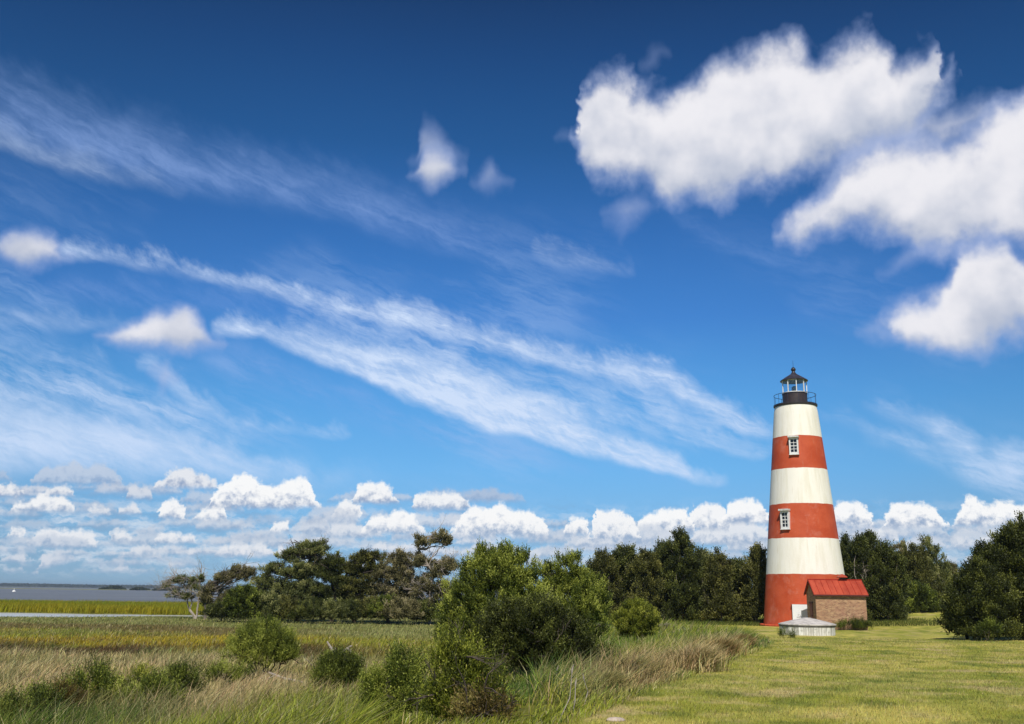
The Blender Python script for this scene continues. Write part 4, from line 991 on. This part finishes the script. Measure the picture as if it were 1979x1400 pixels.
shrub('light green shrub with an upright rounded top, right behind the tallest central shrub', (1098, 1262), 47,
      [(1098, 1110, 34, 34), (1070, 1130, 34, 36), (1130, 1140, 36, 34), (1055, 1110, 22, 18), (1095, 1165, 56, 44), (1145, 1170, 36, 38), (1080, 1210, 60, 40), (1135, 1215, 46, 40), (1110, 1088, 18, 14)], 'shrub', 402, trunk_r=.16, limbs=70, stems=6)
shrub('broad dark green shrub with tangled black stems at its foot, middle of the photo', (1040, 1305), 36.5,
      [(1030, 1217, 83.2, 48.0), (980, 1227, 52.0, 50.0), (1090, 1247, 64.5, 44.0), (1040, 1262, 83.2, 40.0), (990, 1267, 49.9, 36.0), (1020, 1187, 52.0, 30.0), (960, 1212, 41.6, 36.0), (1150, 1272, 34, 22), (1120, 1285, 34, 16)], 'deep', 403, trunk_r=.16, limbs=150, stems=14, bare=10, bareL=.6, wood=darkbark)
shrub('small round bright green bush alone in the tall grass left of the lighthouse', (1230, 1240), 60,
      [(1230, 1196, 34, 26), (1208, 1205, 22, 22), (1254, 1203, 20, 22), (1230, 1182, 24, 16), (1228, 1220, 34, 16)], 'yellow', 404, trunk_r=.10, limbs=40, fill=1.3, group=None, clump_d=.30, slen=.24)
shrub('loose mid green shrub standing left of the driftwood snag, with bare stems low down', (505, 1318), None,
      [(505, 1236, 49.3, 30.0), (470, 1249, 35.8, 28.0), (540, 1249, 38.1, 32.0), (500, 1269, 58.2, 30.0), (555, 1274, 26.9, 28.0), (525, 1219, 26.9, 16.0)], 'shrub', 405, sty='fine', trunk_r=.09, limbs=70, stems=9, fill=.75, bare=10, bareL=.5, bdir=(.6, 0, -.1))
shrub('low scruffy green shrub at the left foot of the loose mid green one', (435, 1338), None,
      [(435, 1312, 34, 20), (412, 1318, 20, 14), (462, 1310, 22, 18)], 'shrub', 406, sty='fine', fill=.8, limbs=40, bare=8, bareL=.4, bdir=(.6, 0, 0))
shrub('dense round dark green shrub in front of the driftwood snag', (652, 1350), None,
      [(652, 1300, 42, 32), (630, 1308, 28, 30), (676, 1306, 26, 30), (655, 1325, 38, 24), (645, 1278, 22, 14), (620, 1322, 18, 18)], 'shrubdark', 407, sty='fine', fill=1.25, limbs=50)
shrub('bushy green shrub at the bottom of the photo, right of the dense round one', (775, 1396), None,
      [(769, 1334, 55.0, 44.0), (729, 1354, 41.8, 36.0), (794, 1314, 39.6, 34.0), (804, 1369, 52.8, 44.0), (744, 1389, 48.4, 32.0), (756, 1286, 22.0, 20.0), (794, 1279, 19.8, 18.0), (719, 1324, 19.8, 22.0), (709, 1369, 19.8, 22.0), (754, 1409, 55.0, 26.0), (804, 1412, 48.4, 26.0), (759, 1432, 66.0, 24.0)], 'shrub', 408, sty='fine', fill=.95, limbs=80, stems=8)
shrub('wide yellow green shrub with a rusty right side, bottom of the photo', (885, 1392), None,
      [(886, 1330, 58.8, 41.8), (856, 1300, 39.9, 34.2), (926, 1330, 46.2, 38.0), (906, 1275, 35.7, 20.9), (851, 1360, 46.2, 38.0), (931, 1365, 48.3, 34.2), (886, 1375, 58.8, 38.0), (866, 1270, 25.2, 15.2), (966, 1380, 25.2, 24.7), (866, 1412, 48.3, 24.7), (911, 1415, 48.3, 24.7), (876, 1438, 63.0, 22.8)], 'yellow', 409, sty='fine', fill=.95, limbs=90, stems=9, lean=(.15, 0, .1))
shrub('rusty brown dying shrub at the bottom, under the wide yellow green one', (945, 1400), None,
      [(930, 1386, 52.8, 12.6), (965, 1394, 40.8, 12.6), (905, 1399, 36.0, 11.2)], 'rust', 410, sty='fine', fill=.8, limbs=50, stems=6)
shrub('yellow green clump of shrub just right of the wide yellow green one', (975, 1345), None,
      [(965, 1340, 26.0, 26.0), (985, 1355, 20.0, 18.0), (945, 1320, 18.0, 18.0)], 'yellow', 411, sty='fine', fill=.8, limbs=30)
for i, (px, py, w, h, lf, lab) in enumerate([
    (345, 1360, 32, 36, 'shrubdark', 'dark green pointed shrub, rightmost in the tall grass at the bottom left'),
    (290, 1392, 38, 40, 'shrub', 'green shrub between the pointed dark one and the leafy one at the bottom left'),
    (175, 1385, 38, 52, 'shrub', 'leafy light green shrub in the bottom left grass, with a ragged top'),
    (262, 1345, 22, 26, 'yellow', 'small yellow green shrub sticking up behind the other bottom left shrubs'),
    (55, 1405, 46, 34, 'shrubdark', 'dark low shrub in the bottom left corner of the photo'),
    (115, 1398, 30, 38, 'rust', 'rusty brown weedy shrub next to the bottom left corner shrub'),
    (590, 1395, 60, 16, 'yellow', 'low spreading yellow green shrub at the bottom edge, under the dense round one')]):
    h *= 1.75; w *= 1.5
    shrub(lab, (px, py + 10), None, [(px, py - h * .45, w, h * .5), (px - w * .5, py - h * .3, w * .6, h * .4), (px + w * .5, py - h * .35, w * .6, h * .45), (px + w * .1, py - h * .8, w * .35, h * .3)],
          lf, 420 + i, sty='fine', fill=.7, limbs=30, trunk_r=.04, group='low shrubs in the bottom left grass', bare=6, bareL=.35)
wd = on_ray(1652, 1212, 78.2); wd[2] = float(ground_z(wd[0], wd[1]))
plant('weed_clump', 'plant', 'leafy green weeds growing against the foot of the brick outbuilding', wd,
      [(wd[0] + dx_, wd[1] + dy_, wd[2] + hh, w__, .45, hh) for dx_, dy_, hh, w__ in ((0, 0, .38, .55), (-.7, .05, .30, .5), (.55, 0, .42, .5), (1.1, .1, .30, .4), (-1.15, 0, .2, .35), (.1, -.3, .25, .6))],
      'fine', 'shrubdark', seed=440, trunk_r=.02, limbs=30, stems=6, trunk_top=0, parts=('stems', 'foliage'), fill=1.0, bare=0)
wd2 = on_ray(1512, 1226, 60); wd2[2] = float(ground_z(wd2[0], wd2[1]))
plant('weed_clump', 'plant', 'low weeds against the left foot of the round cistern', wd2, [(wd2[0], wd2[1], wd2[2] + .12, .42, .2, .14), (wd2[0] + .5, wd2[1] - .25, wd2[2] + .08, .3, .15, .1)],
      'fine', 'shrubdark', seed=441, trunk_r=.01, limbs=10, stems=3, trunk_top=0, parts=('stems', 'foliage'), fill=1.2)

# --- driftwood
dz_ = G(650, 1330); D_ = dz_[1] + 1.2
def dpx(px, py, dy=0): return on_ray(px, py, D_ + dy)
dbase = dpx(650, 1330); dbase[2] = float(ground_z(dbase[0], dbase[1]))
sn = empty('driftwood_snag', tuple(dbase), 'forked bleached snag of dead wood sticking up behind the dense round shrub', 'dead wood')
g = GB(); S_ = lambda *q: [tuple(np.array(p_) - dbase) for p_ in q]
g.tube(S_(dbase - np.array([0, 0, .2]), dpx(652, 1300), dpx(648, 1272), dpx(642, 1256), dpx(632, 1240)), [.10, .09, .075, .05, .03], 7)
g.tube(S_(dpx(650, 1278), dpx(658, 1262), dpx(670, 1254), dpx(680, 1248)), [.07, .05, .04, .025], 6)
g.tube(S_(dpx(672, 1253), dpx(677, 1258), dpx(679, 1264)), [.035, .04, .02], 6)
g.tube(S_(dpx(648, 1272), dpx(648, 1258), dpx(648, 1251)), [.06, .04, .01], 6)
g.build('trunk', palebark, sn, smooth=True)
lg = G(560, 1330); fl = empty('fallen_branch', tuple(lg), 'fallen grey branch lying in the grass between the loose shrub and the dense round one', 'dead wood')
g = GB(); D_ = lg[1]
dbase = lg
g.tube(S_(dpx(520, 1300, .4), dpx(550, 1312), dpx(580, 1318), dpx(605, 1330)), [.03, .045, .05, .035], 6)
g.tube(S_(dpx(548, 1311), dpx(530, 1306, -.2), dpx(505, 1318, -.3)), [.03, .02, .012], 5)
g.build('trunk', palebark, fl, smooth=True)
rb = G(612, 1300); br_o = empty('dead_branch', tuple(rb), 'thin forked dead branch rising left of the dense round shrub', 'dead wood')
D_ = rb[1]; dbase = rb; g = GB()
g.tube(S_(rb - np.array([0, 0, .1]), dpx(608, 1290), dpx(596, 1278), dpx(588, 1270)), [.04, .03, .02, .01], 5)
g.tube(S_(dpx(608, 1290), dpx(603, 1278), dpx(602, 1266)), [.025, .016, .008], 5)
g.build('stem', bark, br_o, smooth=True)

# ------------------------------------------------------------------ grass cover
for lab_ in ('bushy green shrub at the bottom of the photo, right of the dense round one', 'wide yellow green shrub with a rusty right side, bottom of the photo'):
    q_ = ROOTS[lab_].location; HOLES.append((q_.x, q_.y - .3, 1.7))
# lawn
xy, r = scatter(330000, 10.5, 62, -.25, .66, 71)
s = xy[:, 0] - edge(xy[:, 1]); xy = xy[(s > -.5)]; xy = xy[keep(xy)]; N = len(xy)
hgt = (.035 + .05 * r.random(N)) * (.7 + .6 * fbm(xy[:, 0], xy[:, 1], 1.2, 72)) * (1 + xy[:, 1] * .006)
wid = .006 + xy[:, 1] * .00042
blades('lawn_grass', xy, hgt, wid, vary(lawn_col(xy[:, 0], xy[:, 1]) * 1.12, r, .26, .05), GM, (.1, 0), .8, 73, 'short mown yellow green grass of the lawn', tri=True)
# meadow of the bank: tall grass between lawn and marsh
xy, r = scatter(150000, 9.5, 92, -.6, .35, 74)
s = xy[:, 0] - edge(xy[:, 1]); m1 = fbm(xy[:, 0], xy[:, 1], 1.6, 75)
xy_k = (s < -.05 + .5 * (m1 - .5)) & (s > -11) & keep(xy)
xy = xy[xy_k]; s = s[xy_k]; m1 = m1[xy_k]; N = len(xy); r = np.random.default_rng(76)
hgt = (.22 + .55 * sm(.0, -2.2, s) * 1.0 + .25 * m1) * r.uniform(.6, 1.2, N) * np.where(xy[:, 1] < 22, .75, 1.0)
hgt = np.where(s > -.8, hgt * .55, hgt)
q_ = xy[:, 0] / xy[:, 1]; hgt = hgt * np.where((xy[:, 1] < 25) & (q_ > -.15) & (q_ < .02), .38, 1) * np.where((xy[:, 1] > 25) & (xy[:, 1] < 37) & (q_ > -.05) & (q_ < .11), .5, 1)
wid = .007 + xy[:, 1] * .00040
blades('meadow_grass', xy, hgt, wid, vary(bank_col(xy[:, 0], xy[:, 1]) * 1.1, r, .32, .16), GM, (.40, .05), .8, 77, 'tall green and straw coloured grass on the bank')
# marsh, near and middle
xy, r = scatter(240000, 12.5, 118, -.66, .30, 78); xy = xy[keep(xy)]
s = xy[:, 0] - edge(xy[:, 1]); ok = s < -7.5 + 3 * (r.random(len(xy)) - .5); xy = xy[ok]
zz_ = ground_z(xy[:, 0], xy[:, 1]); ok = zz_ > WATER_Z + .02; xy = xy[ok]; N = len(xy); r = np.random.default_rng(79)
y_ = xy[:, 1]; m1 = fbm(xy[:, 0], y_, 3, 80)
hgt = np.interp(y_, [12, 24, 34, 50, 60, 80, 116], [.85, .75, .55, .42, .30, .24, .20]) * r.uniform(.45, 1.25, N) * (.35 + 1.3 * m1)
q_ = xy[:, 0] / y_; hgt = hgt * np.where((y_ < 25) & (q_ > -.15) & (q_ < .02), .38, 1) * np.where((y_ > 25) & (y_ < 37) & (q_ > -.05) & (q_ < .11), .5, 1)
wid = .006 + y_ * .00036
blades('marsh_grass', xy, hgt, wid, vary(marsh_col(xy[:, 0], y_), r, .32, .14), GM, (.30, .05), .75, 81, 'salt marsh grass in tan, olive, gold and brown bands')
# the golden cordgrass between the creek and the sound
xy, r = scatter(150000, 129, 189, -.66, .12, 82)
zz_ = ground_z(xy[:, 0], xy[:, 1]); ok = zz_ > WATER_Z + .03; xy = xy[ok]; N = len(xy); r = np.random.default_rng(83)
hgt = (.95 + .35 * fbm(xy[:, 0], xy[:, 1], 5, 84)) * r.uniform(.7, 1.12, N)
cg = lerp(np.tile(ca(.34, .30, .020), (N, 1)), np.tile(ca(.24, .27, .022), (N, 1)), sm(.35, .65, fbm(xy[:, 0], xy[:, 1], 9, 85)))
blades('cordgrass', xy, hgt, np.full(N, .055), vary(cg, r, .2), GM, (.15, 0), .25, 86, 'belt of bright yellow green cordgrass between the creek and the open water')
# low growth under the cedar row, where the lawn meets the trees
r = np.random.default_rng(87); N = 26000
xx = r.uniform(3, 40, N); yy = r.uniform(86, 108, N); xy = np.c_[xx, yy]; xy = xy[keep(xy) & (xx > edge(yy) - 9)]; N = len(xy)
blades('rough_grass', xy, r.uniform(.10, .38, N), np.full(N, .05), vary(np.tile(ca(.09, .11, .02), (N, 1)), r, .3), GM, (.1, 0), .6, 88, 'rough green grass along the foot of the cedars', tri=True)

# countable tufts of dead grass along the lawn edge
TU = [(1428, 1254, 22, 30, 'rb', 'reddish brown tuft of dead grass, nearest the lighthouse along the lawn edge', .9),
      (1385, 1272, 34, 40, 'rb', 'rust brown tuft of grass, second from the lighthouse along the lawn edge', 1.0),
      (1335, 1300, 46, 58, 'tan', 'largest pinkish tan tuft of feathery dead grass on the lawn edge', 1.2),
      (1290, 1296, 30, 38, 'tan', 'smaller pinkish tan tuft just left of the largest one on the lawn edge', 1.0),
      (1212, 1318, 44, 50, 'straw', 'straw yellow tuft of bent grass between the dark central shrub and the lawn', 1.0),
      (1165, 1338, 34, 44, 'straw', 'thin straw yellow tuft touching the dark central shrub', .8),
      (1150, 1222, 24, 18, 'grey', 'pale grey tuft of dead weeds left of the small round bush', .7),
      (1282, 1222, 18, 18, 'grey', 'pale grey tuft of dead weeds right of the small round bush', .7),
      (1318, 1225, 12, 12, 'white', 'small tuft with whitish flower heads behind the pale grey one', .4)]
TC = {'rb': (.34, .22, .09), 'tan': (.55, .42, .21), 'straw': (.42, .36, .14), 'grey': (.38, .34, .26), 'white': (.62, .60, .48)}
for i, (px, py, hw, hh, c_, lab, dn) in enumerate(TU):
    b = G(px, py); r = np.random.default_rng(500 + i); k = b[1] / F_PX; N = int(2600 * dn)
    q = r.normal(size=(N, 2)) * np.array([hw * k * .45, hw * k * .35]); xy = q + b[:2]
    h_ = hh * k * r.uniform(.55, 1.1, N) * (1 - .25 * np.minimum(1, np.hypot(q[:, 0], q[:, 1]) / (hw * k)))
    cols = vary(np.tile(ca(*TC[c_]), (N, 1)), r, .3); gmix = r.random(N) < .3; cols[gmix] = ca(.17, .17, .05) * r.uniform(.6, 1.3, (gmix.sum(), 1))
    o = blades('grass_tuft', xy, h_, np.full(N, .008 + b[1] * .0003), cols, GM, (.30, .05), .7, 510 + i, org=b, kind=None)
    o.location = b; tag(o, lab, 'grass tuft', 'tufts of dead grass beside the lawn')
# seed stalks and canes
g = GB(); r = np.random.default_rng(90)
for px, py, tx, ty, lab_ in ((1078, 1380, 1105, 1304, 'longest and leaning right'), (1105, 1370, 1112, 1330, 'right beside the longest one'), (1127, 1352, 1130, 1318, 'rightmost of them'), (1072, 1330, 1076, 1300, 'short one against the dark central shrub'), (699, 1330, 699, 1277, 'upright one right of the dense round shrub'), (706, 1335, 708, 1292, 'shorter one right of the upright one')):
    b = G(px, py + 12); t_ = on_ray(tx, ty, b[1]); m_ = (b + t_) / 2 + r.normal(size=3) * .04
    st = empty('dry_stalk', tuple(b), 'thin pale dry cane in the tall grass, ' + lab_, 'plant', 'dry canes in the tall grass')
    g = GB().tube([(0, 0, -.05), tuple(m_ - b), tuple(t_ - b)], [.010, .008, .006], 4); e_ = (t_ - m_) / np.linalg.norm(t_ - m_); g.tube([tuple(t_ - b), tuple(t_ - b + e_ * .06), tuple(t_ - b + e_ * .15 + np.array([.015, 0, 0]))], [.006, .014, .004], 5)
    g.build('stem', palebark, st)

# ------------------------------------------------------------------ far shore
r = np.random.default_rng(95); lobes = []
fw = leaf_mat('far_wood_foliage', [(0, (.018, .030, .018)), (1, (.045, .062, .030))], trans=.05)
N = 26000; ax = np.radians(r.uniform(-34, 12, N)); yy = r.uniform(4520, 4800, N) ; xx = np.tan(ax) * yy
hh = 6 + 8 * fbm(xx, yy * 0, 160, 96) + 3 * fbm(xx, yy, 25, 97); base = np.c_[xx, yy, 1 + hh * r.random(N) ** .7]
d1 = unit(r.normal(size=(N, 3))); d2 = unit(np.cross(d1, r.normal(size=(N, 3)))); s_ = r.uniform(2, 4.5, (N, 1))
Vv = np.stack([base - d1 * s_ * 1.6, base + d2 * s_ * .8, base + d1 * s_ * 1.6, base - d2 * s_ * .8], 1).reshape(-1, 3)
tag(np_mesh('far_woodland', Vv, np.arange(N * 4).reshape(-1, 4), fw, fattr=r.random(N)), 'low dark wooded shore along the horizon beyond the water', kind='stuff')
im = GB(); 
isl = []
for px0, px1, yd, hmax in ((196, 240, 1500, 8.0), (256, 286, 1420, 5.0), (300, 345, 1350, 6.0)):
    x0 = on_ray(px0, 1138, yd)[0]; x1 = on_ray(px1, 1138, yd)[0]; N = 1500
    xx = r.uniform(x0, x1, N); t = (xx - x0) / (x1 - x0); yy = yd + r.uniform(-12, 12, N); hh = hmax * (.35 + .65 * fbm(xx, yy * 0, 9, 98)) * np.sin(np.pi * np.clip(t, .03, .97)) ** .5
    isl.append(np.c_[xx, yy, -.6 + hh * r.random(N) ** .7])
base = np.concatenate(isl); N = len(base); d1 = unit(r.normal(size=(N, 3))); d2 = unit(np.cross(d1, r.normal(size=(N, 3)))); s_ = r.uniform(.5, 1.3, (N, 1))
Vv = np.stack([base - d1 * s_ * 1.3, base + d2 * s_ * .8, base + d1 * s_ * 1.3, base - d2 * s_ * .8], 1).reshape(-1, 3)
tag(np_mesh('island_scrub', Vv, np.arange(N * 4).reshape(-1, 4), fw, fattr=r.random(N)), 'dark scrubby hammocks on the far marsh islands', kind='stuff')
# low marsh islands in the sound carrying the scrub
xs_ = np.linspace(-900, -120, 60); pr = []
for x in xs_:
    w = 18 + 30 * float(fbm(np.array([x]), np.array([0.]), 120, 99)[0]); pr.append((x, 1440 - w, 1440 + w + 90))
Vi = []; 
for x, a, b in pr: Vi += [(x, a, -1.4), (x, a + 8, -.45), (x, b - 8, -.45), (x, b, -1.4)]
Fi = [(i * 4 + k, i * 4 + 4 + k, i * 4 + 5 + k, i * 4 + 1 + k) for i in range(len(pr) - 1) for k in range(3)]
tag(np_mesh('marsh_island', np.array(Vi), np.array(Fi), mixed('far_marsh', (.17, .18, .05), (.25, .24, .07), .05, .9)), kind='structure')
bp_ = on_ray(27, 1143, 640); bp_[2] = WATER_Z
bo = GB().lathe([(.5, -.4), (1.1, -.2), (1.2, .1), (1.0, .5), (.4, .9), (.12, 1.1), (.10, 2.0), (.02, 2.1)], 14).build('buoy', wpaint, None, smooth=True)
bo.location = bp_; tag(bo, 'tiny white buoy floating far out on the grey water at the left edge', 'buoy')

# ------------------------------------------------------------------ air
hm = bpy.data.materials.new('haze_air'); hm.use_nodes = True; hn = NT(hm.node_tree); hn.n.clear()
ho = hn.new('ShaderNodeOutputMaterial'); hv = hn.new('ShaderNodeVolumePrincipled'); hn.l.new(hv.outputs[0], ho.inputs['Volume'])
hv.inputs['Color'].default_value = (.72, .84, 1.0, 1); hv.inputs['Density'].default_value = .0001; hv.inputs['Anisotropy'].default_value = .2
hb = GB().quadbox((0, 0, 11.5), 25000, 25000, 33).build('haze', hm); tag(hb, kind='stuff')
